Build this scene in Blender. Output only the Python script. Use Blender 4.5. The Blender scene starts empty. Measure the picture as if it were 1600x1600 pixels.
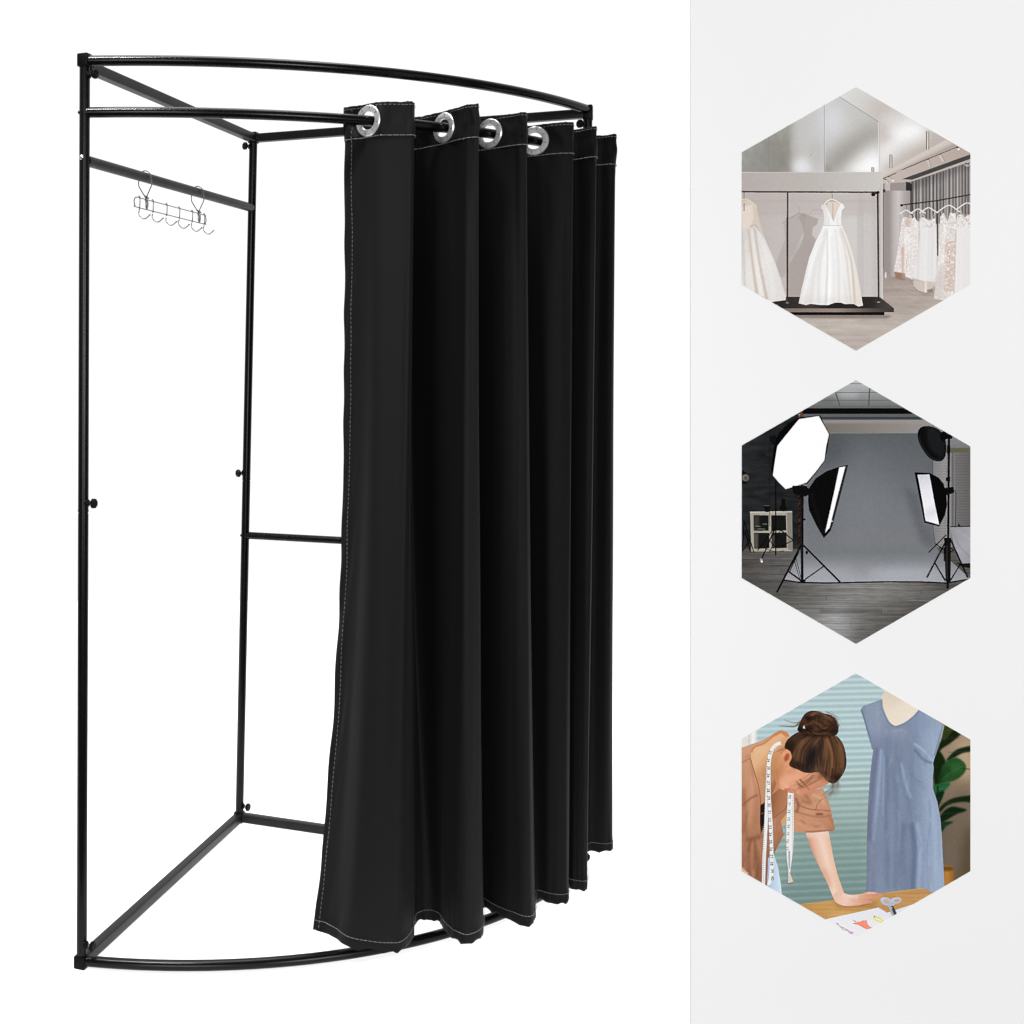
import math, random
import numpy as np

# ----------------------------------------------------------------------------
# small 2-D painter: makes the pigment of the three printed hexagonal pictures
# ----------------------------------------------------------------------------
CW, CH, CS = 728, 800, 0.5          # canvas size; drawing units are canvas/0.5


def catmull(pts, closed=True, n=6):
    pts = [tuple(p[:2]) for p in pts]
    out = []
    m = len(pts)
    rng = range(m) if closed else range(m - 1)
    for i in rng:
        if closed:
            a, b, c, d = pts[(i - 1) % m], pts[i], pts[(i + 1) % m], pts[(i + 2) % m]
        else:
            a, b, c, d = pts[max(i - 1, 0)], pts[i], pts[i + 1], pts[min(i + 2, m - 1)]
        for k in range(n):
            t = k / n
            out.append(tuple(0.5 * (2 * b[j] + (c[j] - a[j]) * t + (2 * a[j] - 5 * b[j] + 4 * c[j] - d[j]) * t * t
                                    + (-a[j] + 3 * b[j] - 3 * c[j] + d[j]) * t ** 3) for j in (0, 1)))
    if not closed:
        out.append(pts[-1])
    return out


def boxblur(m, r):
    r = max(1, int(round(r)))
    for _ in range(2):
        for ax in (0, 1):
            p = np.pad(m, [(r + 1, r) if k == ax else (0, 0) for k in (0, 1)], mode='edge')
            c = np.cumsum(p, axis=ax)
            if ax == 0:
                m = (c[2 * r + 1:] - c[:-2 * r - 1]) / (2 * r + 1)
            else:
                m = (c[:, 2 * r + 1:] - c[:, :-2 * r - 1]) / (2 * r + 1)
    return m


def smooth_noise(rs, sx, sy, seed):
    r = np.random.RandomState(seed)
    a = r.rand(CH, CW) - .5
    for ax, s in ((1, sx), (0, sy)):
        s = int(s)
        if s < 1:
            continue
        for _ in range(2):
            p = np.pad(a, [(s + 1, s) if k == ax else (0, 0) for k in (0, 1)], mode='wrap')
            c = np.cumsum(p, axis=ax)
            a = (c[2 * s + 1:] - c[:-2 * s - 1]) if ax == 0 else (c[:, 2 * s + 1:] - c[:, :-2 * s - 1])
            a = a / (2 * s + 1)
    return a / (a.std() + 1e-9) * rs


class Canvas:
    def __init__(self, col):
        self.a = np.zeros((CH, CW, 3)) + np.array(col, float)
        self.yy, self.xx = np.mgrid[0:CH, 0:CW].astype(float)
        self.xx = (self.xx + .5) / CS
        self.yy = (self.yy + .5) / CS
        self.clip = None

    def local(self, pts, blur):
        """anti-aliased mask of a polygon inside its own bounding patch"""
        P = np.array([p[:2] for p in pts], float) * CS
        pad = int(blur * CS * 2) + 3 if blur else 1
        x0, x1 = max(0, int(P[:, 0].min()) - pad), min(CW, int(P[:, 0].max()) + pad + 2)
        y0, y1 = max(0, int(P[:, 1].min()) - pad), min(CH, int(P[:, 1].max()) + pad + 2)
        if x1 <= x0 or y1 <= y0:
            return None
        P = P - (x0, y0)
        w, h = x1 - x0, y1 - y0
        m = np.zeros((h, w + 1))
        Q = np.roll(P, -1, axis=0)
        SUB = 3
        for y in range(max(0, int(P[:, 1].min())), min(h, int(P[:, 1].max()) + 1)):
            for s in range(SUB):
                yc = y + (s + .5) / SUB
                k = (P[:, 1] <= yc) != (Q[:, 1] <= yc)
                if not k.any():
                    continue
                a, b = P[k], Q[k]
                xs = np.sort(a[:, 0] + (yc - a[:, 1]) / (b[:, 1] - a[:, 1]) * (b[:, 0] - a[:, 0]))
                for i in range(0, len(xs) - 1, 2):
                    l, r = max(0., xs[i]), min(float(w), xs[i + 1])
                    if r <= l:
                        continue
                    li, ri = int(l), min(int(r), w)
                    if li == ri:
                        m[y, li] += (r - l) / SUB
                    else:
                        m[y, li] += (li + 1 - l) / SUB
                        m[y, li + 1:ri] += 1 / SUB
                        m[y, ri] += (r - ri) / SUB
        m = np.clip(m[:, :w], 0, 1)
        if blur:
            m = boxblur(m, blur * CS)
        return m, slice(y0, y1), slice(x0, x1)

    def mask(self, pts, smooth=False, blur=0):
        full = np.zeros((CH, CW))
        got = self.local(catmull(pts) if smooth else pts, blur)
        if got:
            full[got[1], got[2]] = got[0]
        return full

    def put(self, m, col, alpha=1.0, ys=slice(None), xs=slice(None)):
        m = m * alpha
        if self.clip is not None:
            m = m * self.clip[ys, xs]
        c = col(self.xx[ys, xs], self.yy[ys, xs]) if callable(col) else np.array(col, float)
        self.a[ys, xs] += (c - self.a[ys, xs]) * m[..., None]

    def fill(self, pts, col, alpha=1.0, smooth=False, blur=0):
        got = self.local(catmull(pts) if smooth else pts, blur)
        if got:
            self.put(got[0], col, alpha, got[1], got[2])

    def line(self, pts, w, col, alpha=1.0, smooth=False, blur=0, w2=None):
        if smooth:
            pts = catmull(pts, closed=False)
        P = np.array([p[:2] for p in pts], float)
        d = np.gradient(P, axis=0) if len(P) > 2 else np.array([P[1] - P[0]] * 2)
        d /= (np.linalg.norm(d, axis=1)[:, None] + 1e-9)
        nrm = np.stack([-d[:, 1], d[:, 0]], 1)
        ww = np.linspace(w, w if w2 is None else w2, len(P))[:, None] / 2
        poly = np.concatenate([P + nrm * ww, (P - nrm * ww)[::-1]])
        self.fill([tuple(p) for p in poly], col, alpha, False, blur)

    def oval(self, cx, cy, rx, ry, col, alpha=1.0, blur=0, rot=0):
        c, s = math.cos(rot), math.sin(rot)
        pts = [(cx + rx * math.cos(t) * c - ry * math.sin(t) * s, cy + rx * math.cos(t) * s + ry * math.sin(t) * c)
               for t in [i * math.pi / 14 for i in range(28)]]
        self.fill(pts, col, alpha, False, blur)

    def noise(self, m, amp, sx, sy, seed):
        n = smooth_noise(amp, sx, sy, seed)
        if self.clip is not None:
            m = m * self.clip
        self.a += (n * m)[..., None]


def grad(p0, p1, *stops):
    """linear gradient along p0->p1; stops = (t, colour), ..."""
    dx, dy = p1[0] - p0[0], p1[1] - p0[1]
    L = dx * dx + dy * dy
    ts = [s[0] for s in stops]

    def f(x, y):
        t = ((x - p0[0]) * dx + (y - p0[1]) * dy) / L
        return np.stack([np.interp(t, ts, [s[1][k] for s in stops]) for k in range(3)], -1)
    return f


SEG = {  # tiny stroke digits in a 2 x 3 cell
    '0': [(0, 0), (2, 0), (2, 3), (0, 3), (0, 0)], '1': [(.4, .6), (1, 0), (1, 3)],
    '2': [(0, .3), (1, 0), (2, .5), (2, 1.2), (0, 3), (2, 3)], '3': [(0, 0), (2, 0), (1, 1.4), (2, 2.2), (1.2, 3), (0, 2.8)],
    '4': [(1.5, 3), (1.5, 0), (0, 2), (2, 2)], '5': [(2, 0), (0, 0), (0, 1.3), (1.5, 1.3), (2, 2.2), (1, 3), (0, 2.8)],
    '6': [(1.8, 0), (.2, 1.6), (.2, 3), (2, 3), (2, 1.6), (.2, 1.6)], '7': [(0, 0), (2, 0), (.8, 3)],
    '8': [(0, 0), (2, 0), (0, 3), (2, 3), (0, 0)], '9': [(1.8, 3), (1.8, 0), (0, 0), (0, 1.4), (1.8, 1.4)]}


def number(cv, txt, x, y, h, ang, col=(70, 68, 66), w=2.4):
    c, s = math.cos(ang), math.sin(ang)
    k = h / 3
    ox = -(len(txt) * 2.9 - .9) / 2
    for ch in txt:
        pts = []
        for px, py in SEG[ch]:
            qx, qy = (px + ox) * k, (py - 1.5) * k
            pts.append((x + qx * c - qy * s, y + qx * s + qy * c))
        for a, b in zip(pts, pts[1:]):
            cv.line([a, b], w, col)
        ox += 2.9


SHAPES = {}     # outlines kept for the cut-out parts of each print


def paint_boutique():
    rnd = random.Random(3)
    c = Canvas((196, 188, 182))
    c.fill([(60, 30), (1400, 30), (1400, 560), (60, 560)], grad((80, 0), (860, 0), (0, (164, 162, 157)), (.2, (150, 147, 141)), (.34, (158, 154, 148)), (.42, (196, 194, 191)), (.6, (205, 205, 206)), (.8, (200, 199, 196)), (1, (196, 193, 189))))
    A = c.mask([(60, 30), (380, 30), (380, 535), (60, 535)], blur=10)
    c.noise(A, 3, 5, 7, 1)
    c.fill([(80, 440), (360, 440), (360, 545), (80, 545)], (140, 140, 133), .55, blur=40)
    c.oval(300, 440, 60, 90, (138, 133, 126), .55, blur=45)
    c.fill([(365, 220), (400, 200), (400, 540), (358, 540)], (205, 204, 202), .5, blur=18)
    c.oval(428, 505, 58, 50, (229, 229, 233), .95, blur=22)
    c.oval(500, 440, 40, 90, (186, 183, 178), .6, blur=30)
    c.oval(600, 240, 60, 90, (219, 220, 223), .8, blur=40)
    # diagonal streaks on the brushed wall
    c.clip = c.mask([(548, 60), (630, 105), (856, 248), (858, 536), (548, 536)])
    c.fill([(545, 450), (700, 340), (850, 260), (880, 320), (760, 400), (640, 545), (545, 545)], (148, 140, 133), .75, blur=46)
    c.fill([(640, 550), (770, 430), (870, 370), (870, 550)], (247, 246, 246), .9, blur=36)
    c.fill([(700, 540), (860, 430), (870, 545)], (255, 255, 255), .8, blur=22)
    c.oval(560, 520, 34, 26, (150, 143, 136), .7, blur=16)
    # ceiling
    c.clip = None
    ceil = [(630, 105), (856, 248), (858, 540), (880, 560), (1400, 560), (1400, 0), (600, 0)]
    c.fill(ceil, grad((640, 100), (1200, 480), (0, (221, 221, 220)), (.35, (204, 197, 192)), (.6, (224, 221, 219)), (1, (190, 179, 172))))
    c.clip = c.mask(ceil)
    c.oval(890, 185, 80, 50, (200, 190, 184), .8, blur=34, rot=.5)
    c.oval(890, 300, 46, 60, (196, 187, 182), .8, blur=26)
    c.fill([(850, 470), (960, 380), (1120, 300), (1100, 260), (900, 300), (980, 330), (850, 430)], (246, 245, 245), .9, blur=26)
    c.oval(1030, 305, 110, 34, (253, 253, 253), .9, blur=46, rot=.1)
    c.oval(930, 240, 60, 40, (226, 222, 220), .6, blur=26)
    c.fill([(870, 530), (1000, 430), (1190, 350), (1250, 365), (900, 540)], (190, 178, 171), .75, blur=20)
    c.fill([(1140, 300), (1180, 300), (1378, 420), (1250, 370), (1150, 410)], (190, 180, 175), .8, blur=16)
    c.clip = None
    for a, b, w, col, al in (((235, 330), (235, 535), 3, (120, 117, 112), .9), ((239, 330), (239, 535), 2, (190, 188, 184), .5),
                             ((548, 150), (548, 535), 3, (118, 116, 114), .7), ((552, 150), (552, 535), 2.5, (232, 230, 228), .7),
                             ((628, 102), (858, 250), 3, (116, 114, 112), .7), ((856, 250), (859, 536), 3, (238, 237, 236), .8),
                             ((861, 260), (863, 536), 3, (170, 164, 159), .5), ((858, 250), (905, 290), 2, (180, 174, 170), .6),
                             ((468, 446), (476, 428), 2, (120, 117, 112), .9)):
        c.line([a, b], w, col, al)
    # right-hand side: far wall, beam, track
    c.fill([(880, 585), (1015, 585), (1036, 640), (1036, 1160), (880, 1130)], grad((880, 0), (1036, 0), (0, (150, 142, 139)), (.25, (158, 149, 146)), (.42, (190, 182, 181)), (.58, (203, 197, 196)), (.8, (176, 168, 166)), (1, (160, 151, 148))))
    c.fill([(880, 585), (1012, 585), (1030, 640), (880, 640)], (156, 147, 143))
    c.fill([(893, 590), (922, 590), (922, 640), (893, 640)], (196, 186, 180))
    c.fill([(880, 632), (895, 632), (895, 650), (880, 650)], (66, 62, 60))
    c.line([(882, 650), (882, 1080)], 4, (90, 84, 80), .8)
    c.fill([(1012, 590), (1400, 455), (1400, 960), (1046, 960), (1046, 640), (1012, 640)], (128, 124, 123))
    c.clip = c.mask([(1040, 590), (1400, 462), (1400, 960), (1046, 960)])
    x = 1042
    while x < 1400:
        w = rnd.uniform(7, 12)
        c.line([(x, 450), (x + rnd.uniform(-3, 3), 960)], w, rnd.choice([(184, 177, 174), (170, 164, 162), (196, 190, 187)]), rnd.uniform(.65, .95), blur=2)
        c.line([(x + w * .9, 450), (x + w * .9 + rnd.uniform(-2, 2), 960)], rnd.uniform(5, 8), rnd.choice([(70, 68, 68), (88, 85, 84), (58, 57, 57)]), rnd.uniform(.5, .9), blur=2)
        x += w + rnd.uniform(7, 12)
    c.fill([(1000, 560), (1400, 430), (1400, 500), (1040, 640)], (60, 57, 56), .35, blur=20)
    c.clip = None
    c.fill([(1012, 590), (1046, 600), (1050, 780), (1036, 780), (1036, 640), (1012, 640)], (48, 46, 46))
    c.line([(1041, 640), (1041, 780)], 3, (150, 146, 145), .8)
    c.fill([(880, 545), (1238, 352), (1315, 388), (1382, 422), (1382, 448), (1005, 580), (1010, 592), (880, 600)], grad((880, 590), (1300, 380), (0, (196, 184, 177)), (1, (184, 170, 161))))
    c.fill([(880, 545), (1238, 352), (1296, 380), (880, 570)], grad((1040, 450), (1060, 490), (0, (214, 206, 200)), (.6, (206, 196, 189)), (1, (180, 168, 160))))
    c.line([(880, 571), (1298, 381)], 3, (166, 152, 144), .8)
    c.line([(988, 522), (1306, 390)], 4, (64, 58, 56))
    c.line([(880, 573), (956, 540)], 4, (84, 76, 72))
    for p, q, w in (((1136, 462), (1147, 504), 13), ((1204, 434), (1226, 474), 17), ((1305, 395), (1312, 410), 14), ((914, 560), (936, 584), 14), ((894, 576), (912, 596), 14)):
        c.line([p, q], w, (206, 197, 191))
        c.line([(p[0] + w * .45, p[1]), (q[0] + w * .45, q[1])], w * .3, (150, 138, 131), .8)
        c.oval(p[0], p[1], 6, 3.5, (80, 72, 68))
    c.oval(938, 583, 6, 5, (255, 253, 250))
    c.oval(1313, 405, 5, 6, (255, 253, 250))
    c.fill([(988, 575), (1382, 432), (1382, 462), (1046, 578)], (72, 71, 70))
    c.fill([(1015, 590), (1382, 458), (1382, 474), (1040, 590)], (190, 180, 174))
    c.oval(1360, 488, 16, 16, (176, 170, 168))
    c.oval(1353, 487, 5, 5, (30, 30, 30))
    c.oval(1366, 487, 5, 5, (30, 30, 30))
    for x0, y0, y1, w in ((1136, 302, 408, 17), (927, 434, 512, 16), (824, 506, 534, 14)):
        c.line([(x0, y0), (x0, y1)], w, (190, 182, 176))
        c.line([(x0 - w * .42, y0), (x0 - w * .42, y1)], 4, (92, 84, 80))
        c.line([(x0 + w * .36, y0 + 4), (x0 + w * .36, y1)], 4, (120, 110, 104))
        c.line([(x0, y0 + 6), (x0, y1)], 4, (228, 223, 219))
    # floor
    fl = [(880, 1118), (1010, 1140), (1180, 1170), (1400, 1150), (1400, 1560), (60, 1560), (60, 1180), (880, 1250)]
    c.fill(fl, grad((0, 1120), (0, 1550), (0, (166, 152, 145)), (.35, (176, 164, 156)), (.65, (190, 180, 172)), (1, (182, 171, 164))))
    fm = c.mask(fl)
    c.noise(fm, 3.0, 40, 2, 5)
    c.noise(fm, 2.2, 12, 4, 6)
    for a, b in (((950, 1180), (1230, 1290)), ((900, 1360), (1110, 1440)), ((560, 1350), (600, 1480)), ((930, 1240), (1180, 1250))):
        c.line([a, b], 2, (205, 197, 190), .5)
    # display booth
    c.fill([(60, 640), (866, 640), (866, 1250), (60, 1250)], grad((80, 0), (866, 0), (0, (190, 181, 177)), (.35, (198, 191, 187)), (.6, (206, 201, 198)), (.82, (210, 206, 203)), (.86, (198, 193, 190)), (.9, (208, 203, 201)), (.97, (196, 190, 187)), (1, (190, 184, 181))))
    c.fill([(80, 640), (850, 640), (850, 780), (80, 780)], (186, 175, 172), .5, blur=20)
    c.line([(80, 700), (860, 700)], 12, (180, 170, 167), .35, blur=3)
    c.line([(80, 770), (740, 770)], 3, (180, 171, 168), .5, blur=1)
    c.fill([(340, 930), (520, 920), (450, 1250), (340, 1250)], (178, 167, 162), .5, blur=26)
    for x0 in (742, 768, 790):
        c.line([(x0, 740), (x0, 1240)], 8, (186, 180, 177), .4, blur=3)
    sh1 = [(400, 770), (440, 775), (436, 860), (400, 940), (352, 1040), (320, 1130), (285, 1130), (272, 1050), (310, 960), (326, 910), (318, 850), (320, 830), (300, 826), (340, 792)]
    c.fill(sh1, (178, 170, 166), .75, smooth=False, blur=2)
    sh2 = [(400, 790), (430, 765), (470, 785), (515, 800), (508, 830), (482, 850), (478, 890), (500, 920), (470, 1010), (440, 1100), (420, 1240), (345, 1240), (345, 1060), (410, 960), (430, 900), (426, 840)]
    c.fill(sh2, (170, 159, 154), .8, smooth=False, blur=2)
    c.line([(452, 788), (490, 745), (545, 755)], 5, (180, 170, 166), .7)
    c.line([(352, 800), (404, 766), (446, 790)], 6, (160, 150, 145), .7, blur=1)
    c.line([(404, 766), (410, 748), (398, 722)], 3, (160, 150, 145), .7)
    c.fill([(60, 535), (880, 535), (880, 644), (60, 644)], grad((80, 0), (880, 0), (0, (182, 173, 170)), (.5, (190, 184, 179)), (1, (205, 201, 197))))
    c.line([(60, 536), (880, 536)], 4, (206, 202, 198), .9)
    c.fill([(861, 640), (880, 536), (881, 1262), (863, 1250)], grad((861, 0), (881, 0), (0, (186, 180, 177)), (1, (216, 211, 207))))
    # platform
    c.fill([(200, 1260), (330, 1243), (862, 1243), (944, 1308), (944, 1330), (300, 1330)], grad((300, 1245), (900, 1320), (0, (44, 39, 37)), (.3, (66, 59, 56)), (.45, (40, 35, 33)), (.85, (46, 42, 41)), (1, (72, 68, 68))))
    c.fill([(300, 1309), (942, 1309), (942, 1330), (330, 1330)], grad((300, 0), (944, 0), (0, (128, 116, 108)), (.5, (150, 134, 123)), (.8, (90, 80, 76)), (1, (60, 55, 54))))
    c.fill([(340, 1330), (890, 1330), (890, 1348), (370, 1348)], (20, 16, 16))
    c.fill([(370, 1346), (890, 1346), (935, 1352), (900, 1366), (390, 1364)], (120, 108, 102), .7, blur=5)
    # rails and posts
    c.line([(60, 646), (860, 649)], 8, (48, 44, 43))
    c.line([(60, 642), (560, 644)], 3, (118, 108, 106), .7)
    c.fill([(332, 650), (344, 650), (343, 1276), (333, 1276)], grad((331, 0), (345, 0), (0, (150, 140, 134)), (.35, (74, 66, 62)), (.8, (36, 30, 28)), (1, (120, 110, 105))))
    c.line([(334, 650), (334, 790)], 4, (205, 198, 194), .7)
    c.line([(851, 650), (857, 1270)], 9, (40, 36, 35))
    c.line([(857, 660), (861, 1250)], 3, (130, 124, 122), .8)
    c.oval(853, 650, 9, 8, (24, 22, 22))
    c.oval(826, 662, 12, 10, (26, 24, 24))
    c.line([(826, 662), (853, 652)], 8, (30, 27, 27))
    c.oval(338, 1277, 10, 5, (120, 112, 108))
    c.oval(856, 1273, 10, 4, (150, 144, 140))
    SHAPES['rail1'] = [(80, 641), (870, 641), (870, 660), (862, 662), (862, 1275), (849, 1275), (847, 668), (825, 676), (812, 662), (812, 653), (345, 651), (345, 1277), (331, 1277), (331, 651), (80, 651)]
    # white dress in the booth
    skirt = [(542, 834), (646, 834), (672, 890), (702, 975), (730, 1080), (750, 1190), (768, 1292), (742, 1299), (715, 1283), (662, 1284), (640, 1276), (608, 1276), (572, 1290), (520, 1289), (470, 1283), (445, 1290), (402, 1280), (418, 1200), (440, 1110), (462, 1020), (500, 925), (530, 868)]
    bod = [(532, 722), (548, 715), (560, 722), (580, 760), (600, 815), (614, 775), (632, 722), (640, 712), (655, 716), (664, 736), (648, 750), (642, 800), (646, 840), (542, 840), (545, 800), (543, 760), (530, 738)]
    c.fill([(565, 705), (635, 705), (622, 790), (600, 815), (575, 770)], (226, 212, 202), .9)
    c.line([(596, 712), (597, 800)], 5, (190, 150, 110), .6)
    c.fill(skirt, grad((400, 0), (768, 0), (0, (222, 219, 217)), (.2, (240, 239, 239)), (.5, (246, 246, 247)), (.8, (238, 235, 233)), (1, (228, 222, 216))))
    c.clip = c.mask(skirt)
    for P, w, col, al, bl in (([(560, 860), (500, 1050), (468, 1285)], 30, (222, 215, 212), .6, 8), ([(556, 880), (520, 1080), (515, 1285)], 14, (206, 198, 196), .5, 6),
                              ([(565, 860), (566, 1060), (556, 1285)], 8, (206, 188, 170), .75, 3), ([(575, 860), (580, 1060), (575, 1285)], 16, (255, 255, 255), .8, 5),
                              ([(610, 860), (628, 1060), (630, 1285)], 12, (214, 206, 200), .6, 5), ([(590, 900), (604, 1100), (600, 1285)], 20, (228, 224, 222), .6, 8),
                              ([(632, 860), (670, 1000), (700, 1285)], 9, (210, 196, 180), .7, 4), ([(640, 850), (700, 1040), (722, 1285)], 10, (192, 172, 150), .8, 4),
                              ([(650, 850), (722, 1060), (748, 1290)], 16, (232, 222, 208), .9, 6), ([(452, 1100), (430, 1285)], 18, (224, 220, 218), .7, 8),
                              ([(660, 1140), (680, 1285)], 14, (218, 208, 204), .5, 6), ([(545, 900), (480, 1040), (420, 1285)], 16, (252, 252, 253), .7, 6)):
        c.line(P, w * .5, col, al, True, bl, w)
    c.fill([(400, 1240), (768, 1240), (768, 1300), (400, 1300)], (214, 206, 200), .3, blur=14)
    c.clip = None
    c.fill(bod, grad((540, 0), (650, 0), (0, (222, 218, 216)), (.4, (244, 243, 243)), (1, (240, 238, 236))))
    c.line([(552, 720), (580, 765), (600, 815)], 3, (205, 198, 196), .8)
    c.line([(636, 720), (616, 765), (602, 812)], 3, (205, 198, 196), .8)
    c.line([(575, 790), (572, 832)], 5, (212, 206, 204), .6, blur=2)
    c.line([(626, 770), (622, 832)], 5, (212, 206, 204), .6, blur=2)
    c.line([(543, 838), (646, 838)], 4, (206, 200, 196), .9)
    c.line([(548, 716), (562, 700), (590, 687), (615, 697), (640, 714)], 6, (240, 232, 220), 1)
    c.line([(552, 719), (566, 704), (590, 694), (612, 702), (634, 716)], 2, (190, 170, 150), .7)
    c.line([(592, 687), (594, 664), (588, 650), (594, 640)], 3, (110, 104, 100), .9)
    SHAPES['dress1'] = skirt[:0] + [(530, 720), (562, 700), (592, 686), (618, 698), (664, 716), (664, 738), (650, 752), (646, 834)] + skirt[2:] + [(542, 834), (530, 740)]
    # left dress
    c.fill([(80, 700), (120, 690), (160, 718), (168, 760), (190, 850), (210, 905), (190, 890), (160, 830), (80, 850)], (222, 206, 192), .75, blur=2)
    c.fill([(80, 730), (140, 720), (146, 800), (120, 860), (60, 870)], (228, 216, 206), .9, blur=2)
    sk2 = [(60, 862), (118, 856), (152, 838), (186, 880), (206, 905), (240, 980), (272, 1055), (300, 1140), (330, 1240), (328, 1262), (250, 1272), (180, 1250), (60, 1190)]
    c.fill(sk2, grad((60, 900), (330, 1200), (0, (214, 210, 206)), (.5, (232, 228, 225)), (1, (224, 220, 217))))
    c.clip = c.mask(sk2)
    c.noise(c.clip, 2.2, 1, 1, 9)
    for P, w, col, al, bl in (([(118, 860), (140, 1050), (170, 1260)], 16, (198, 178, 162), .8, 5), ([(150, 850), (180, 1050), (222, 1260)], 14, (194, 174, 158), .8, 5),
                              ([(135, 860), (160, 1050), (196, 1260)], 16, (240, 236, 233), .8, 6), ([(175, 880), (235, 1060), (262, 1260)], 18, (238, 234, 232), .7, 8),
                              ([(200, 900), (270, 1060), (330, 1250)], 8, (214, 206, 198), .7, 4), ([(80, 870), (90, 1000), (96, 1180)], 14, (190, 184, 178), .5, 5)):
        c.line(P, w * .5, col, al, True, bl, w)
    c.clip = None
    c.line([(80, 690), (104, 686), (128, 700), (162, 728), (160, 736)], 6, (226, 208, 180), 1)
    c.line([(92, 686), (92, 650)], 4, (90, 84, 80), .9)
    c.line([(92, 712), (92, 756)], 7, (150, 124, 100), .8)
    c.line([(160, 740), (170, 800), (200, 895)], 5, (212, 190, 172), .6, blur=1)
    SHAPES['dress2'] = [(80, 690), (120, 688), (162, 722), (170, 770), (200, 880)] + sk2[4:11] + [(80, 1190)]
    # rack of dresses on the right
    c.line([(986, 722), (1180, 698), (1382, 662)], 7, (52, 49, 48))
    c.oval(987, 723, 8, 7, (30, 28, 28))

    c.fill([(990, 830), (1060, 810), (1190, 830), (1300, 800), (1400, 800), (1400, 1200), (1190, 1190), (1052, 1132), (950, 1100)], (212, 205, 202), .95, blur=2)

    def gown(pts, col, seed, lace=0, blush=None):
        m = c.mask(pts, smooth=False)
        c.put(m, col)
        c.clip = m
        if blush:
            c.fill(blush, (208, 186, 174), .9, blur=6)
        if lace:
            n = smooth_noise(1, 1, 1, seed)
            c.put(np.clip(n * .9 - .5, 0, 1), (206, 188, 180), lace * .75)
            c.put(np.clip(-n * 1.0 - .1, 0, 1), (248, 246, 245), .7)
        xs = [p[0] for p in pts]
        r = random.Random(seed)
        for _ in range(7):
            x0 = r.uniform(min(xs), max(xs))
            c.line([(x0 + 6, 850), (x0 - 6, 1240)], r.uniform(4, 10), r.choice([(204, 197, 194), (246, 245, 245), (216, 208, 204)]), .4, blur=3)
        c.clip = None
    gown([(990, 795), (1010, 790), (1030, 800), (1044, 795), (1040, 900), (1012, 1050), (1010, 1130), (980, 1110), (942, 1100), (960, 1000), (978, 880)], (228, 220, 216), 11, .75)
    c.fill([(946, 1100), (1006, 1110), (1004, 1150), (952, 1138)], (150, 116, 98), .9, blur=2)
    c.fill([(984, 960), (1002, 960), (1000, 1140), (990, 1140)], (198, 164, 150), .7, blur=3)
    c.oval(1022, 822, 18, 24, (206, 184, 174), .8, blur=3)
    gown([(1046, 800), (1060, 790), (1085, 830), (1080, 960), (1060, 1080), (1045, 1140), (1010, 1130), (1020, 1020), (1038, 900)], (230, 223, 219), 12, .6)
    gown([(1088, 800), (1110, 790), (1140, 810), (1178, 795), (1184, 900), (1186, 1160), (1120, 1155), (1048, 1135), (1075, 1000), (1092, 900)], (232, 229, 229), 13, 0)
    c.clip = c.mask([(1088, 795), (1180, 795), (1182, 850), (1100, 852)])
    n = smooth_noise(1, 1, 1, 21)
    c.put(np.clip(n - .3, 0, 1), (204, 182, 172), .8)
    c.clip = None
    c.fill([(1052, 1150), (1130, 1155), (1166, 1160), (1168, 1218), (1120, 1222), (1072, 1205), (1056, 1190)], (206, 196, 186), 1, blur=1)
    c.fill([(1118, 1156), (1130, 1156), (1130, 1220), (1116, 1218)], (232, 226, 220), .9, blur=1)
    c.line([(1056, 1186), (1080, 1210), (1120, 1222), (1166, 1216)], 3, (120, 104, 94), .8)
    c.fill([(1130, 1205), (1166, 1195), (1166, 1216), (1134, 1216)], (110, 96, 88), .7, blur=2)
    c.line([(1190, 700), (1192, 1010)], 8, (62, 58, 57), .9)
    gown([(1205, 790), (1225, 765), (1248, 815), (1262, 765), (1296, 770), (1300, 900), (1296, 1000), (1290, 1200), (1296, 1270), (1170, 1256), (1186, 1120), (1200, 980), (1204, 880)], (224, 216, 212), 14, .5,
         blush=[(1232, 920), (1290, 920), (1286, 1215), (1222, 1215)])
    c.fill([(1172, 1150), (1222, 1050), (1232, 1260), (1172, 1256)], (200, 190, 184), .5, blur=8)
    gown([(1300, 790), (1320, 770), (1345, 790), (1400, 760), (1400, 1260), (1282, 1240), (1292, 1100), (1300, 900)], (232, 229, 228), 15, 0)
    c.clip = c.mask([(1302, 775), (1400, 770), (1400, 850), (1304, 850)])
    c.put(np.clip(n - .3, 0, 1), (204, 182, 172), .8)
    c.clip = None
    c.line([(1296, 860), (1290, 1010), (1284, 1230)], 4, (186, 172, 162), .7, blur=1)
    for cx_, cy_, w_ in ((1012, 748, 38), (1080, 742, 44), (1140, 735, 52), (1255, 722, 66), (1360, 708, 62)):
        c.line([(cx_ - w_, cy_ + w_ * .62), (cx_ - w_ * .3, cy_ + 8), (cx_, cy_), (cx_ + w_ * .3, cy_ + 8), (cx_ + w_, cy_ + w_ * .62)], 7, (232, 224, 216))
        c.line([(cx_, cy_), (cx_ + 3, cy_ - 16), (cx_ - 3, cy_ - 38)], 3, (96, 92, 90), .9)
        for s in (-1, 1):
            c.line([(cx_ + s * w_ * .7, cy_ + w_ * .5), (cx_ + s * w_ * .35, cy_ + w_ * 1.3)], 2.5, (236, 230, 226), .9)
    SHAPES['gowns'] = [(975, 770), (1012, 745), (1140, 735), (1250, 720), (1378, 705), (1378, 1175), (1290, 1226), (1235, 1258), (1172, 1256), (1168, 1222), (1075, 1210), (1040, 1150), (946, 1140), (945, 1095), (978, 880)]
    c.line([(897, 1105), (897, 1135)], 8, (250, 244, 236), .9, blur=1)
    return c.a


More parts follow.
